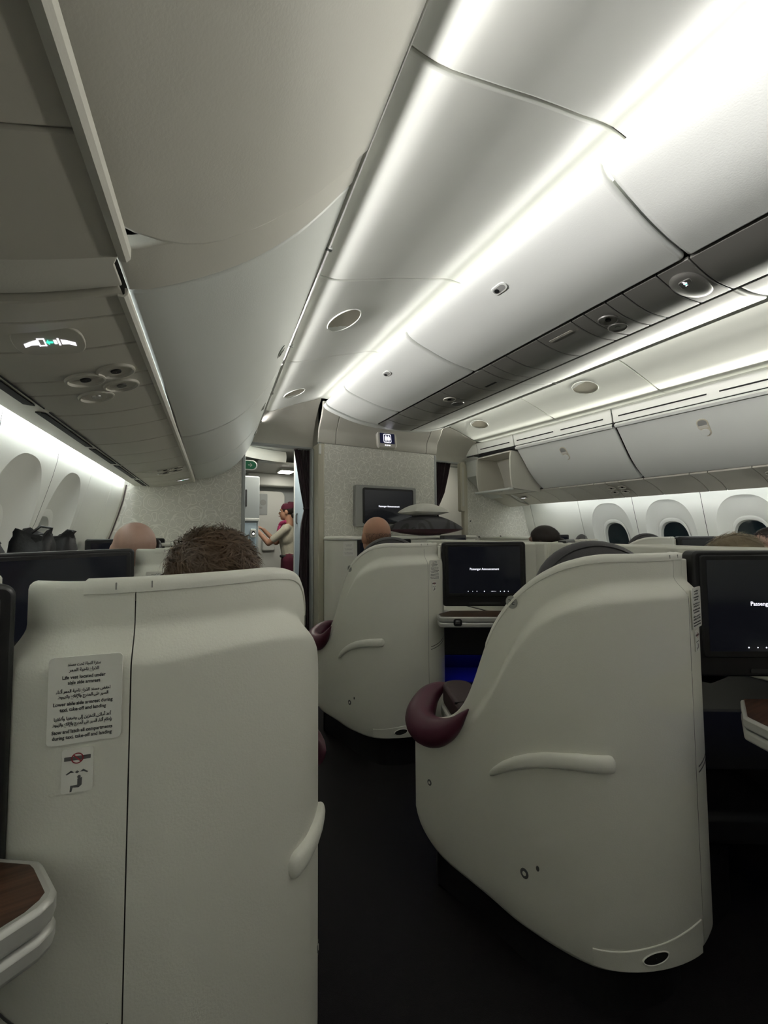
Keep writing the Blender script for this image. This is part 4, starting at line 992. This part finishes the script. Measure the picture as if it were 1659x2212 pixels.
    root['disc'] = 0
    return root
PITCH = 1.12
unitE, unitA, unitF, unitK = build_unit(1, False), build_unit(-1, True), build_unit(-1, False), build_unit(1, True)
KX = 2.537
POD = {'E': lambda k: (1.1, .9+PITCH*k, 0), 'A': lambda k: (-.037+(0, .03, .06)[k], .98+PITCH*k, 0), 'F': lambda k: (2.42, .9+PITCH*k, 0), 'K': lambda k: (1.1+KX-(0, .03, .1)[k], .98+PITCH*k, 0)}
labs = {('E', 0): 'large cream seat shell numbered 2E, right of the aisle', ('E', 1): 'cream seat shell ahead of 2E with a bald man seated in it', ('A', 0): 'nearest cream seat shell filling the lower left',
        ('A', 1): 'cream seat shell beyond the brown-haired man, left side', ('F', 0): 'centre seat pod of the blond passenger behind the right monitor', ('F', 1): 'centre seat pod of the dark-haired woman near the front wall',
        ('K', 0): 'right window seat pod just outside the right edge', ('K', 1): 'right window seat shell with dark headrest dome below the windows'}
for c, pr_ in (('E', unitE), ('A', unitA), ('F', unitF), ('K', unitK)):
    for k in (0, 1):
        o = pr_ if k == 0 else copy_tree(pr_)
        o.location = POD[c](k); tag(o, labs[(c, k)], 'seat', 'seat pods')
        s = 1 if c in 'EK' else -1; qq = Unit(s); M = qq.frame(.349, .956, .0019)
        M = frame(M.translation, M.col[0].xyz, (0, 0, 1))
        text('seat_number', '%d%s' % (2-k, c), .020, M, 'ink', o, depth=.0002)
for c, pr_, lb in (('E', unitE, 'centre seat pod of row three, beside the camera'), ('A', unitA, 'left window seat pod the picture is taken from'), ('F', unitF, 'far centre seat pod of row three'), ('K', unitK, 'right window seat pod of row three')):
    o = copy_tree(pr_); l = POD[c](0); o.location = (l[0], l[1]-PITCH, 0); tag(o, lb, 'seat', 'seat pods')
    for ch in list(o.children):
        if ch.name.startswith('seat_number'): bpy.data.objects.remove(ch)
for pr_ in (unitE, unitF, unitK):
    for ch in pr_.children:
        if ch.name.startswith('footwell'):
            for g_ in list(ch.children): bpy.data.objects.remove(g_)
for ch in unitA.children:
    if ch.name.startswith('headrest'): ch.location.z = -.075

# ------------------------------------------------------------------ monitors and trays on the pods
def pod_pt(c, k, a, b, z):
    s = 1 if c in 'EK' else -1; x, y = MA(a, b); l = POD[c](k); return V((l[0]+s*(x-1.1), l[1]+y-.9, z))
def monitor(c, k, label, msg=False, dots=False, glow='screen', z0=.760, z1=1.092, W=.43):
    s = 1 if c in 'EK' else -1; o = pod_pt(c, k, W/2, .0, 0); t = thing('monitor', label, 'monitor', (o.x, o.y, z0), group='seat monitors')
    r = pod_pt(c, k, W/2+s*.1, 0, 0)-o; M = frame(V((0, 0, (z1-z0)/2)), r, (0, 0, 1)); h = z1-z0
    MB().prism(rrect(W, h, .016), -.030, .014, M).build('housing', 'black_plastic', t, bevel=.006, seg=3)
    MB().prism(rrect(W-.030, h-.062, .010, cy=.020), .012, .018, M).build('bezel', 'black_plastic', t, bevel=.003)
    MB().prism(rrect(W-.062, h-.092, .003, cy=.022), .0178, .0186, M).build('screen', glow, t)
    MB().prism(rrect(.16, .010, .003, cy=-h/2+.016), .013, .0155, M).build('lower_lip', 'ink', t)
    if msg: text('message', 'Passenger Announcement', .0155, M @ Matrix.Translation((.0, .026, .0190)), 'screen_text', t, depth=.0001, w=.150, bold=.0002)
    if dots:
        mb = MB()
        for x, r_ in ((-.075, .0020), (-.052, .0016), (-.030, .0020), (.008, .0026), (.044, .0013), (.051, .0018), (.058, .0018), (.066, .0013), (.090, .0020), (.110, .0026), (.130, .002)):
            mb.prism(oval(2*r_, 2*r_, 2, 8, x-.01, -.088), .0187, .0190, M)
        mb.build('control_dots', 'screen_text', t, smooth=False)
    return t
monitor('E', 0, 'large monitor cut by the right edge, showing a passenger announcement', True, True)
monitor('E', 1, 'monitor showing Passenger Announcement above a tray, beside shell 2E', True, True)
monitor('A', 0, 'dark monitor edge at the left border, above the wooden tray')
monitor('A', 1, 'wide dark monitor behind the nearest left shell')
monitor('F', 0, 'dark centre monitor facing the right aisle, nearest row'); monitor('F', 1, 'dark centre monitor facing the right aisle, second row')
monitor('K', 0, 'dark window-side monitor outside the right edge'); monitor('K', 1, 'dark slim monitor below the second right window')
def tray(c, k, label, sl, z=.74, da=0):
    s = 1 if c in 'EK' else -1; o = pod_pt(c, k, .2, -.0165+sl, 0); t = thing('tray_table', label, 'tray table', (o.x, o.y, z-.05), group='tray tables')
    P = lambda a, b: (lambda v: (v.x-o.x, v.y-o.y))(pod_pt(c, k, a+da, b+sl+.0335, 0))
    def outl(g): 
        pts = [(-.010+g, -.10), (-.040+g, -.040), (-.0405+g, -.030), (-.036+g, .018-g*.3), (-.030+g, .028-g*.8), (-.018+g, .034-g), (.40-g, .034-g), (.415-g, .026-g), (.42-g, .01-g), (.42-g, -.10)]
        if sl > .1: pts = [(.03+g, -.10-sl*.15)]+pts[1:]+[(.42-g, -.10-sl*.15)]
        w = [P(a, b) for a, b in pts]; return w if s > 0 else w[::-1]
    MB().prism(outl(0), 0, .023).build('lower_leaf', 'silver_edge', t, bevel=.006, seg=2)
    up = MB().prism(outl(0), .026, .050).build('upper_leaf', 'silver_edge', t, bevel=.005, seg=2)
    MB().prism(outl(.009), .0495, .0506).build('wood_inlay', 'dark_wood', up, smooth=False)
    for a in (.05, .33):
        c0 = pod_pt(c, k, a+da, .0675+sl, 0)-V((o.x, o.y, 0)); r = pod_pt(c, k, a+.05*s, 0, 0)-pod_pt(c, k, a, 0, 0); M = frame(c0, r, (0, 0, 1))
        h = MB().prism(rrect(.040, .034, .010, cy=.025), -.004, .0015, M).build('hinge_recess', 'black_plastic', t)
        MB().prism(rrect(.022, .016, .003, cy=.026), .001, .005, M).build('hinge', 'metal', h, bevel=.001)
tray('E', 0, 'dark wood tray with silver rim under the right-edge monitor', .20)
tray('E', 1, 'tray with silver folded rim under the Passenger Announcement monitor beside 2E', .11)
tray('A', 0, 'dark wooden folding tray with silver rim at the lower left', .075, .79, .027)
tray('A', 1, 'tray hidden under the monitor behind the nearest left shell', .0)
tray('F', 0, 'tray of the near centre seat on the right aisle side', .0); tray('K', 1, 'tray under the right window monitor', .0)

# ------------------------------------------------------------------ consoles on the front wall
def console(label, pts, zt, yb, loc, ncap=.02):
    t = thing('front_console', label, 'console', loc, group='front consoles'); P = cat_rom([(a, b, 0) for a, b in pts], 6)
    poly = [(p.x-loc[0], p.y-loc[1]) for p in P]+[(pts[-1][0]-loc[0], yb-loc[1]), (pts[0][0]-loc[0], yb-loc[1])]
    MB().prism(poly, 0, zt-.025).build('console_body', 'shell_cream', t, bevel=.008, angle=50)
    c = V((sum(a for a, b in poly)/len(poly), 0))
    big = [(a+(a-c.x)*.012, b-(.012 if b < yb-loc[1]-.05 else 0)) for a, b in poly]
    MB().prism(big, zt-.025, zt).build('top_ledge', 'shell_cap', t, bevel=.008, seg=3, angle=50)
    return t
ft = console('cream centre console on the front wall with pillows on top', [(1.215, 3.40), (1.12, 3.15), (1.04, 2.96), (1.035, 2.86), (1.09, 2.79), (1.25, 2.755), (1.5, 2.745), (1.76, 2.745), (2.02, 2.745), (2.27, 2.755), (2.43, 2.79), (2.485, 2.86), (2.48, 2.96), (2.40, 3.15), (2.305, 3.40)], 1.110, 3.44, (1.76, 3.1, 0))
for x in (1.165,):
    M = frame(V((x-1.76, 2.762-3.1, 1.02)), (1, -.28, 0), (0, 0, 1)); pc = MB().prism(rrect(.08, .11, .005), -.002, .001, M).build('placard', 'sticker', ft)
    for i, (tx, y, w) in enumerate((('Life vest located under', .030, .05), ('aisle side armrest', .022, .04), ('Lower aisle side armrest during', 0, .062), ('taxi, take-off and landing', -.008, .05), ('Stow and latch all compartments', -.030, .064), ('during taxi, take-off and landing', -.038, .062))):
        text('placard_text', tx, .006, M @ Matrix.Translation((0, y, .0012)), 'ink', pc, depth=.0001, w=w)
console('cream window console at the left end of the front wall', [(.20, 3.3), (.19, 3.08), (.12, 2.99), (-.1, 2.96), (-.42, 2.96)][::-1], 1.085, 3.59, (-.1, 3.2, 0))
console('cream window console at the right end of the front wall', [(3.32, 3.4), (3.33, 3.16), (3.40, 3.07), (3.7, 3.04), (4.08, 3.04)], 1.075, 3.69, (3.7, 3.3, 0))
def free_monitor(label, c, r, W=.43, h=.30):
    t = thing('monitor', label, 'monitor', c, group='seat monitors'); M = frame(V((0, 0, h/2)), r, (0, 0, 1))
    MB().prism(rrect(W, h, .014), -.03, .012, M).build('housing', 'black_plastic', t, bevel=.006); MB().prism(rrect(W-.05, h-.07, .004, cy=.01), .0118, .0126, M).build('screen', 'screen', t)
free_monitor('dark monitor on the front console behind the bald man', (1.44, 2.70, .79), (.866, -.28, 0))
free_monitor('dark monitor top beside the pillows on the front console', (2.10, 2.66, .815), (.8, .35, 0), W=.40)
free_monitor('dark monitor at the left front wall beside the bald man', (-.27, 2.92, .815), (1, .25, 0), W=.42)
free_monitor('dark monitor at the right front wall beside the dark-haired woman', (3.80, 2.985, .80), (1, 0, 0), W=.42)

# ------------------------------------------------------------------ pillows
def pillow(name, label, c, w, d, h, rot, mat_top, mat_bot, tilt=0):
    t = thing(name, label, 'pillow', c, rot); n = 22
    def surf(sg):
        g = []
        for i in range(n+1):
            row = []
            for j in range(n+1):
                x, y = 2*i/n-1, 2*j/n-1; e = max(0, (1-abs(x)**2.0)*(1-abs(y)**2.6))**.5
                pin = 1-.07*(1-abs(x)**2)*0-.05*(abs(x)**6+abs(y)**6)*0
                px = x*(1-.085*(1-y*y)); py = y*(1-.085*(1-x*x)); rn = .05*math.sin(5*x+3*y)*e*.3
                row.append(V((px*w/2, py*d/2, h*.30+(h*.70 if sg > 0 else -h*.30)*e*(1+rn)+tilt*px)))
            g.append(row)
        return g
    MB().grid(surf(1)).build('top_cover', mat_top, t, angle=180); MB().grid(surf(-1)).build('bottom_cover', mat_bot, t, angle=180)
    return t
pillow('pillow', 'large dark grey patterned pillow with maroon underside on the console', (1.985, 2.93, 1.112), .58, .42, .185, .10, 'pillow_pattern', 'maroon_leather')
pillow('pillow', 'small white pillow lying on the dark pillow', (1.965, 2.93, 1.285), .38, .30, .115, .05, 'linen_white', 'linen_white')

# ------------------------------------------------------------------ people
import numpy as np
def capsule(mb, a, b, ra, rb, n=14):
    a, b = V(a), V(b); d = (b-a); l = d.length; t = d.normalized() if l > 1e-6 else V((0, 0, 1)); pts, rad = [], []
    for k in range(5): w = math.pi/2*(1-k/4); pts.append(a-t*ra*math.sin(w)); rad.append(max(ra*math.cos(w), .0006))
    for k in range(1, 4): pts.append(a+d*k/4); rad.append(ra+(rb-ra)*k/4)
    for k in range(5): w = math.pi/2*k/4; pts.append(b+t*rb*math.sin(w)); rad.append(max(rb*math.cos(w), .0006))
    mb.tube(pts, rad, n)
def fuse(name, parts, mats, parent, voxel, off):
    """parts: ('c', a, b, ra, rb, mat) or ('e', c, r, M, mat); one continuous skin"""
    mb = MB()
    for p in parts:
        if p[0] == 'c': capsule(mb, p[1], p[2], p[3], p[4])
        else: mb.ell(p[1], p[2], 20, 14, p[3])
    m = mb.mesh('tmp'); o = bpy.data.objects.new('tmp', m); COL.objects.link(o)
    r = o.modifiers.new('r', 'REMESH'); r.mode = 'VOXEL'; r.voxel_size = voxel; r.use_smooth_shade = True
    sm = o.modifiers.new('s', 'SMOOTH'); sm.factor = .5; sm.iterations = 3
    bpy.context.view_layer.update()
    me = bpy.data.meshes.new_from_object(o.evaluated_get(bpy.context.evaluated_depsgraph_get())); bpy.data.objects.remove(o)
    n = len(me.polygons); ce = np.empty(n*3, dtype=np.float32); me.polygons.foreach_get('center', ce); ce = ce.reshape(-1, 3)
    best = np.full(n, 1e9); idx = np.zeros(n, dtype=np.int32)
    for p in parts:
        if p[0] == 'c':
            a, b = np.array(p[1]), np.array(p[2]); d = b-a; t = np.clip(((ce-a) @ d)/max(d @ d, 1e-9), 0, 1); ds = np.linalg.norm(ce-(a+t[:, None]*d), axis=1)-(p[3]+(p[4]-p[3])*t)
        else:
            q = ce-np.array(p[1]); q = q @ np.array(p[3] if p[3] is not None else Matrix.Identity(3)); ds = (np.linalg.norm(q/np.array(p[2]), axis=1)-1)*min(p[2])
        w = ds < best; best[w] = ds[w]; idx[w] = p[5] if p[0] == 'c' else p[4]
    for x in mats: me.materials.append(MATS[x])
    me.polygons.foreach_set('material_index', idx); me.transform(Matrix.Translation(-V(off))); me.shade_smooth(); me.name = name
    return link(bpy.data.objects.new(name, me), parent)
def axes(az): a = R(az); return V((math.cos(a), -math.sin(a), 0)), V((math.sin(a), math.cos(a), 0)), V((0, 0, 1))
def basis(r, f, u):
    M = Matrix.Identity(3)
    for i in range(3): M[i][0], M[i][1], M[i][2] = r[i], f[i], u[i]
    return M
def head_parts(h, az, sk, neck, ears=True, sc_=1.0):
    r, f, u = axes(az); B = basis(r, f, u); P = lambda x, y, z: h+(r*x+f*y+u*z)*sc_; k = sc_
    L = [('e', P(0, -.012, .028), (.077*k, .097*k, .086*k), B, sk), ('e', P(0, .022, -.035), (.064*k, .074*k, .080*k), B, sk), ('e', P(0, .055, -.085), (.035*k, .032*k, .026*k), B, sk),
         ('c', P(0, .088, .012), P(0, .103, -.022), .009*k, .014*k, sk), ('e', P(0, .084, -.058), (.024*k, .012*k, .009*k), B, sk), ('e', P(0, .078, .028), (.055*k, .016*k, .012*k), B, sk),
         ('c', P(0, -.025, -.06), neck, .054*k, .060*k, sk)]
    for s in (-1, 1): L.append(('e', P(s*.079, -.012, -.008), (.010*k, .021*k, .033*k), B, sk))
    return L, P, B
def hand(L, w, d, side, palm_n, sk, k=1.0, curl=.5):
    """palm and five bent fingers growing from wrist w along d"""
    d = V(d).normalized(); s = V(side).normalized(); n = V(palm_n).normalized()
    for j, (o, ln) in enumerate(((-.030, .058), (-.010, .070), (.010, .074), (.030, .066))):
        a = w+d*.085*k+s*o*k; L.append(('c', w+d*.02*k+s*o*.6*k, a, .016*k, .011*k, sk))
        b = a+(d*math.cos(curl)+n*math.sin(curl))*ln*.5*k; c = b+(d*math.cos(curl*2)+n*math.sin(curl*2))*ln*.45*k
        L.append(('c', a, b, .0095*k, .0085*k, sk)); L.append(('c', b, c, .0085*k, .007*k, sk))
    a = w+d*.035*k+s*.036*k; b = a+(d*.6+s*.7+n*.3).normalized()*.038*k; c = b+(d*.9+n*.4).normalized()*.03*k
    L.append(('c', a, b, .013*k, .0105*k, sk)); L.append(('c', b, c, .0105*k, .008*k, sk))
def strands(c, B, rad, n, ln, dirf, mat, parent, off, mask, wid=.0022, seed=1, lift=.3, name='hair'):
    rnd = random.Random(seed); mb = MB(); cnt = 0
    while cnt < n:
        z = rnd.uniform(-1, 1); a = rnd.uniform(0, 2*math.pi); q = math.sqrt(1-z*z); p = V((q*math.cos(a), q*math.sin(a), z))
        if not mask(p): continue
        cnt += 1
        nn = V((p.x/rad[0], p.y/rad[1], p.z/rad[2])).normalized(); base = V((p.x*rad[0], p.y*rad[1], p.z*rad[2]))
        fl = V(dirf(p))+V((rnd.gauss(0, .35), rnd.gauss(0, .35), rnd.gauss(0, .25))); fl = (fl-nn*fl.dot(nn)); fl = fl.normalized() if fl.length > 1e-4 else V((0, 0, 1))
        l = ln*rnd.uniform(.6, 1.3); sd = nn.cross(fl).normalized()*wid*rnd.uniform(.6, 1.4); L = []
        lf = lift*rnd.uniform(.3, 1.3)
        for k in range(4):
            t = k/3; x = base+fl*l*t+nn*(.004+lf*l*math.sin(t*2.2)*.6-.20*l*t*t); w = sd*(1-t*.85)
            L += [x-w, x+w]
        L = [c+B @ x-off for x in L]; mb.add(L, [(0, 1, 3, 2), (2, 3, 5, 4), (4, 5, 7, 6)])
    o = mb.build(name, mat, parent, angle=180); o['kind'] = 'stuff'; return o
def eyes(t, P, off):
    mb = MB(); mp = MB(); mm = MB()
    for s in (-1, 1):
        mb.ell(P(s*.031, .083, .004)-off, (.012, .009, .009), 12, 8); mp.ell(P(s*.031, .0905, .004)-off, (.005, .004, .005), 10, 6)
    e = mb.build('eyes', 'eye_white', t); mp.build('pupils', 'ink', e)
    mm.ell(P(0, .094, -.058)-off, (.020, .006, .004), 14, 6); mm.build('mouth', 'ink_red', t)
def seated(label, h, az, body_az, sk, cloth, pants='cloth_grey', seat=.46, sc_=1.0, group='seated passengers', lean=0):
    h = V(h); t = thing('person', label, 'person', (h.x, h.y, 0), group=group); off = V((h.x, h.y, 0))
    r, f, u = axes(body_az); neck = h+u*-.165*sc_+f*-.035
    L, P, B = head_parts(h, az, 0, neck, True, sc_)
    ch = V((h.x, h.y, h.z-.35))+r*lean; pv = V((h.x, h.y, seat+.11))+f*.10
    L += [('e', ch, (.165, .105, .16), basis(r, f, u), 1), ('c', ch-u*.02, pv, .135, .145, 1), ('c', ch+u*.115-r*.10, ch+u*.115+r*.10, .058, .058, 1), ('c', neck-u*.01, ch+u*.10, .060, .085, 1), ('e', pv, (.175, .135, .11), basis(r, f, u), 2)]
    for s in (-1, 1):
        sh = ch+u*.08+r*s*.145; el = sh+r*s*.045-u*.25+f*.06; wr = el+f*.22-r*s*.06+u*.0; wr.z = max(wr.z, seat+.19)
        L += [('c', sh, el, .052, .043, 1), ('c', el, wr, .041, .029, 1 if s > 0 else 1)]
        hand(L, wr, f*.9-u*.25, -r*s, -u, 0, 1, .35)
        hip = pv+r*s*.085-u*.03; kn = hip+f*.38+r*s*.04; kn.z = seat+.07; an = kn+f*.05; an.z = .09
        L += [('c', hip, kn, .080, .058, 2), ('c', kn, an, .056, .040, 2), ('c', an-u*.04, an+f*.16-u*.05, .036, .030, 3)]
    fuse('body', L, [sk, cloth, pants, 'ink'], t, .0085, off); eyes(t, P, off)
    return t, P, B, off
cap_mask = lambda zmin, front: (lambda p: p.z > zmin+max(0, p.y)*front and not (p.y > .55 and p.z < .55))
# bald man in 1E
t, P, B, off = seated('bald man seen from behind in the seat ahead of 2E', (1.015, 2.005, 1.118), 4, 30, 'skin_tan', 'cloth_navy', sc_=1.02, lean=.05)
strands(P(0, -.012, .028), B, (.0775, .0975, .0865), 1500, .006, lambda p: (0, -.2, -1), 'hair_stubble', t, off, lambda p: -.75 < p.z < -.05 and p.y < .35, wid=.0012, lift=.1)
# brown-haired man in 2A
t, P, B, off = seated('man with thick tousled brown hair behind the nearest left shell', (.068, 1.02, 1.028), -34, -28, 'skin_light', 'cloth_navy', sc_=1.0)
hm = lambda p: p.z > -.55+.95*max(0, p.y) and not (p.y > .6 and p.z < .4)
MB().ell(P(0, -.018, .030)-off, (.080, .098, .090), 24, 16, B).build('hair_base', 'hair_brown', t)
strands(P(0, -.018, .030), B, (.081, .099, .091), 6500, .050, lambda p: (.6*math.sin(p.x*9+p.z*7)+.3, -.4+.5*math.sin(p.y*8), -.6+.5*p.z), 'hair_brown', t, off, hm, wid=.0016, lift=.42, seed=3)
gl = thing('eyeglasses', 'tortoiseshell glasses worn by the brown-haired man', 'glasses', P(0, .1, 0))
mb = MB(); g0 = P(0, .1, 0)
for s in (-1, 1):
    mb.tube([P(s*.034+.026*math.cos(a), .104, .004+.020*math.sin(a))-g0 for a in [2*math.pi*k/20 for k in range(21)]], .0022, 6)
mb.tube([P(-.009, .106, .008)-g0, P(.009, .106, .008)-g0], .002, 6); mb.build('rims', 'frame_tortoise', gl)
for s in (-1, 1):
    MB().tube([P(s*.060, .104, .008)-g0, P(s*.083, .09, .008)-g0, P(s*.090, .01, .006)-g0, P(s*.086, -.02, -.012)-g0], .0024, 6).build('temple', 'frame_tortoise', gl)
# bald man in 1A
t, P, B, off = seated('bald man at the left window side near the front wall', (-.156, 1.97, 1.080), -12, -25, 'skin_light', 'cloth_grey', sc_=1.02)
hp_ = thing('headphones', 'black headphone band beside the left bald man', 'headphones', P(.082, -.01, 0))
g0 = P(.082, -.01, 0); MB().ell((0, 0, 0), (.018, .034, .042), 16, 12, B).build('ear_cup', 'black_plastic', hp_); MB().tube([P(.086, -.02, .02)-g0, P(.080, -.04, -.04)-g0, P(.06, -.08, -.07)-g0], .006, 8).build('band', 'black_plastic', hp_)
# dark-haired woman in 1F
t, P, B, off = seated('woman with dark hair tied in a bun, near the front wall', (2.372, 1.985, 1.062), -25, -18, 'skin_light', 'cloth_white', sc_=.97)
MB().ell(P(0, -.020, .032)-off, (.081, .098, .088), 24, 16, B).build('hair_base', 'hair_dark', t)
strands(P(0, -.020, .032), B, (.082, .099, .089), 2600, .045, lambda p: (0, -1, -.25), 'hair_dark', t, off, lambda p: p.z > -.6+1.0*max(0, p.y), wid=.0022, lift=.05, seed=5)
MB().ell(P(.035, -.125, -.005)-off, (.042, .040, .040), 18, 12, B).build('hair_bun', 'hair_dark', t)
# blond passenger in 2F
t, P, B, off = seated('blond passenger whose hair shows above the right-edge monitor', (2.43, .905, .998), -20, -18, 'skin_light', 'cloth_white', sc_=1.0)
MB().ell(P(0, -.018, .030)-off, (.082, .100, .090), 24, 16, B).build('hair_base', 'hair_blond', t)
strands(P(0, -.018, .030), B, (.083, .101, .091), 3600, .075, lambda p: (.4*p.x, -.5, -.8+.3*p.z), 'hair_blond', t, off, lambda p: p.z > -.8+1.1*max(0, p.y), wid=.0020, lift=.22, seed=9)
# passenger in 2K at the right border
t, P, B, off = seated('dark-haired passenger at the right border by the window', (3.47, 1.085, 1.035), -60, 20, 'skin_light', 'cloth_grey', sc_=1.0)
MB().ell(P(0, -.022, .034)-off, (.081, .096, .088), 24, 16, B).build('hair_base', 'hair_dark', t)
strands(P(0, -.022, .034), B, (.082, .097, .089), 2000, .04, lambda p: (0, -.8, -.5), 'hair_dark', t, off, lambda p: p.z > -.5+1.1*max(0, p.y), wid=.0022, lift=.1, seed=11)

# flight attendant in the galley
h = V((1.235, 4.93, 1.405)); t = thing('person', 'flight attendant in maroon hat and beige jacket reaching out in the galley', 'person', (h.x, h.y, 0)); off = V((h.x, h.y, 0))
az = -62; r, f, u = axes(az); neck = h-u*.16-f*.03
L, P, B = head_parts(h, az, 0, neck, True, .93)
ch = h-u*.32-f*.02; pv = V((h.x, h.y, .80))-f*.06
L += [('e', ch, (.150, .105, .15), basis(r, f, u), 1), ('c', ch-u*.04, pv+u*.06, .115, .120, 1), ('c', ch+u*.11-r*.11, ch+u*.11+r*.11, .055, .055, 1), ('c', neck, ch+u*.1, .05, .07, 1), ('e', pv, (.150, .12, .12), basis(r, f, u), 2)]
for s in (-1, 1):
    sh = ch+u*.10+r*s*.150; el = sh+f*.20-u*.17+r*s*.02; wr = el+f*.16+u*.17-r*s*.03
    L += [('c', sh, sh+(el-sh)*.7, .050, .046, 1), ('c', sh+(el-sh)*.7, el, .040, .036, 0), ('c', el, wr, .036, .024, 0)]
    hand(L, wr, f*.8+u*.5, -r*s, -u*.6+f*.5, 0, .92, .4)
    hip = pv+r*s*.075; kn = V((hip.x, hip.y, .45))+f*.02; an = V((kn.x, kn.y, .09))-f*.02
    L += [('c', hip, kn, .095, .070, 2), ('c', kn, an, .052, .036, 0), ('c', an-u*.04, an+f*.15-u*.055, .032, .026, 2)]
L.append(('c', pv, V((pv.x, pv.y, .42)), .13, .14, 2))
fuse('body', L, ['skin_tan', 'cloth_beige', 'cloth_maroon'], t, .0085, off); eyes(t, P, off)
MB().ell(P(0, -.02, .030)-off, (.076, .092, .080), 24, 16, B).build('hair', 'hair_dark', t)
MB().ell(P(0, -.085, -.04)-off, (.040, .035, .045), 18, 12, B).build('hair_bun', 'hair_dark', t)
mb = MB(); rows = []
for z, rx, ry in ((.052, .084, .102), (.085, .080, .096), (.118, .066, .076), (.124, .058, .066), (.124, .004, .004)):
    rows.append([P(rx*math.cos(a), -.02+ry*math.sin(a), z+.018*math.cos(a+.6))-off for a in [2*math.pi*k/28 for k in range(28)]])
mb.grid(rows, True); mb.build('hat', 'cloth_maroon', t, angle=60)
mb = MB(); mb.tube([P(.06, .0, -.135)-off, P(.02, .07, -.16)-off, P(-.01, .10, -.20)-off, P(-.02, .115, -.27)-off, P(-.03, .12, -.34)-off], [.022, .028, .036, .034, .018], 10, flat=.5); mb.tube([P(-.06, .0, -.13)-off, P(-.02, .07, -.155)-off, P(.0, .09, -.18)-off], [.02, .026, .026], 10)
mb.build('scarf', 'scarf_pink', t)
MB().tube([pv+u*.05+V((.128*math.cos(a), .128*math.sin(a), 0))-off for a in [2*math.pi*k/24 for k in range(25)]], .018, 8).build('belt', 'ink', t)

# ------------------------------------------------------------------ black pouches by the left windows
def pouch(label, c, w, d, h, seed):
    t = thing('pouch', label, 'pouch', c); rnd = random.Random(seed); n = 12; g = []
    for i in range(n+1):
        a = 2*math.pi*i/n
    mb = MB(); rows = []
    for z, f_ in ((0, .96), (.25*h, 1.02), (.6*h, .93), (.85*h, .80), (h, .86), (h*.99, .80), (h*.80, .70), (h*.78, .02)):
        rows.append([V((w/2*f_*math.copysign(abs(math.cos(a))**.7, math.cos(a)), d/2*f_*math.copysign(abs(math.sin(a))**.7, math.sin(a)), z+(.016*math.sin(a*3+seed)+rnd.uniform(-.006, .006) if z > h*.5 else 0)))+V((rnd.uniform(-.006, .006), rnd.uniform(-.006, .006), 0)) for a in [2*math.pi*k/20 for k in range(20)]])
    mb.grid(rows, True); mb.build('bag_body', 'pouch_black', t, angle=50)
    MB().tube([(w*.3, -d*.1, h*.95), (w*.45, -d*.15, h*1.12), (w*.2, -d*.2, h*1.18), (0, -d*.2, h*.98)], .005, 8).build('strap', 'pouch_black', t)
sl = thing('window_ledge', 'narrow cream ledge below the left windows', 'ledge', (-.50, 2.0, 0))
MB().box(-.05, .05, -.55, .55, .72, 1.03).build('ledge_body', 'shell_cream', sl, bevel=.01)
pouch('crumpled black pouch leaning on the left window ledge, larger one', (-.475, 1.92, 1.03), .13, .12, .125, 2)
pouch('small boxy black pouch beside the larger one on the left ledge', (-.455, 2.25, 1.03), .11, .10, .115, 4)
pouch('flat black strap bag at the left border below the window', (-.53, 1.62, 1.03), .11, .16, .085, 6)
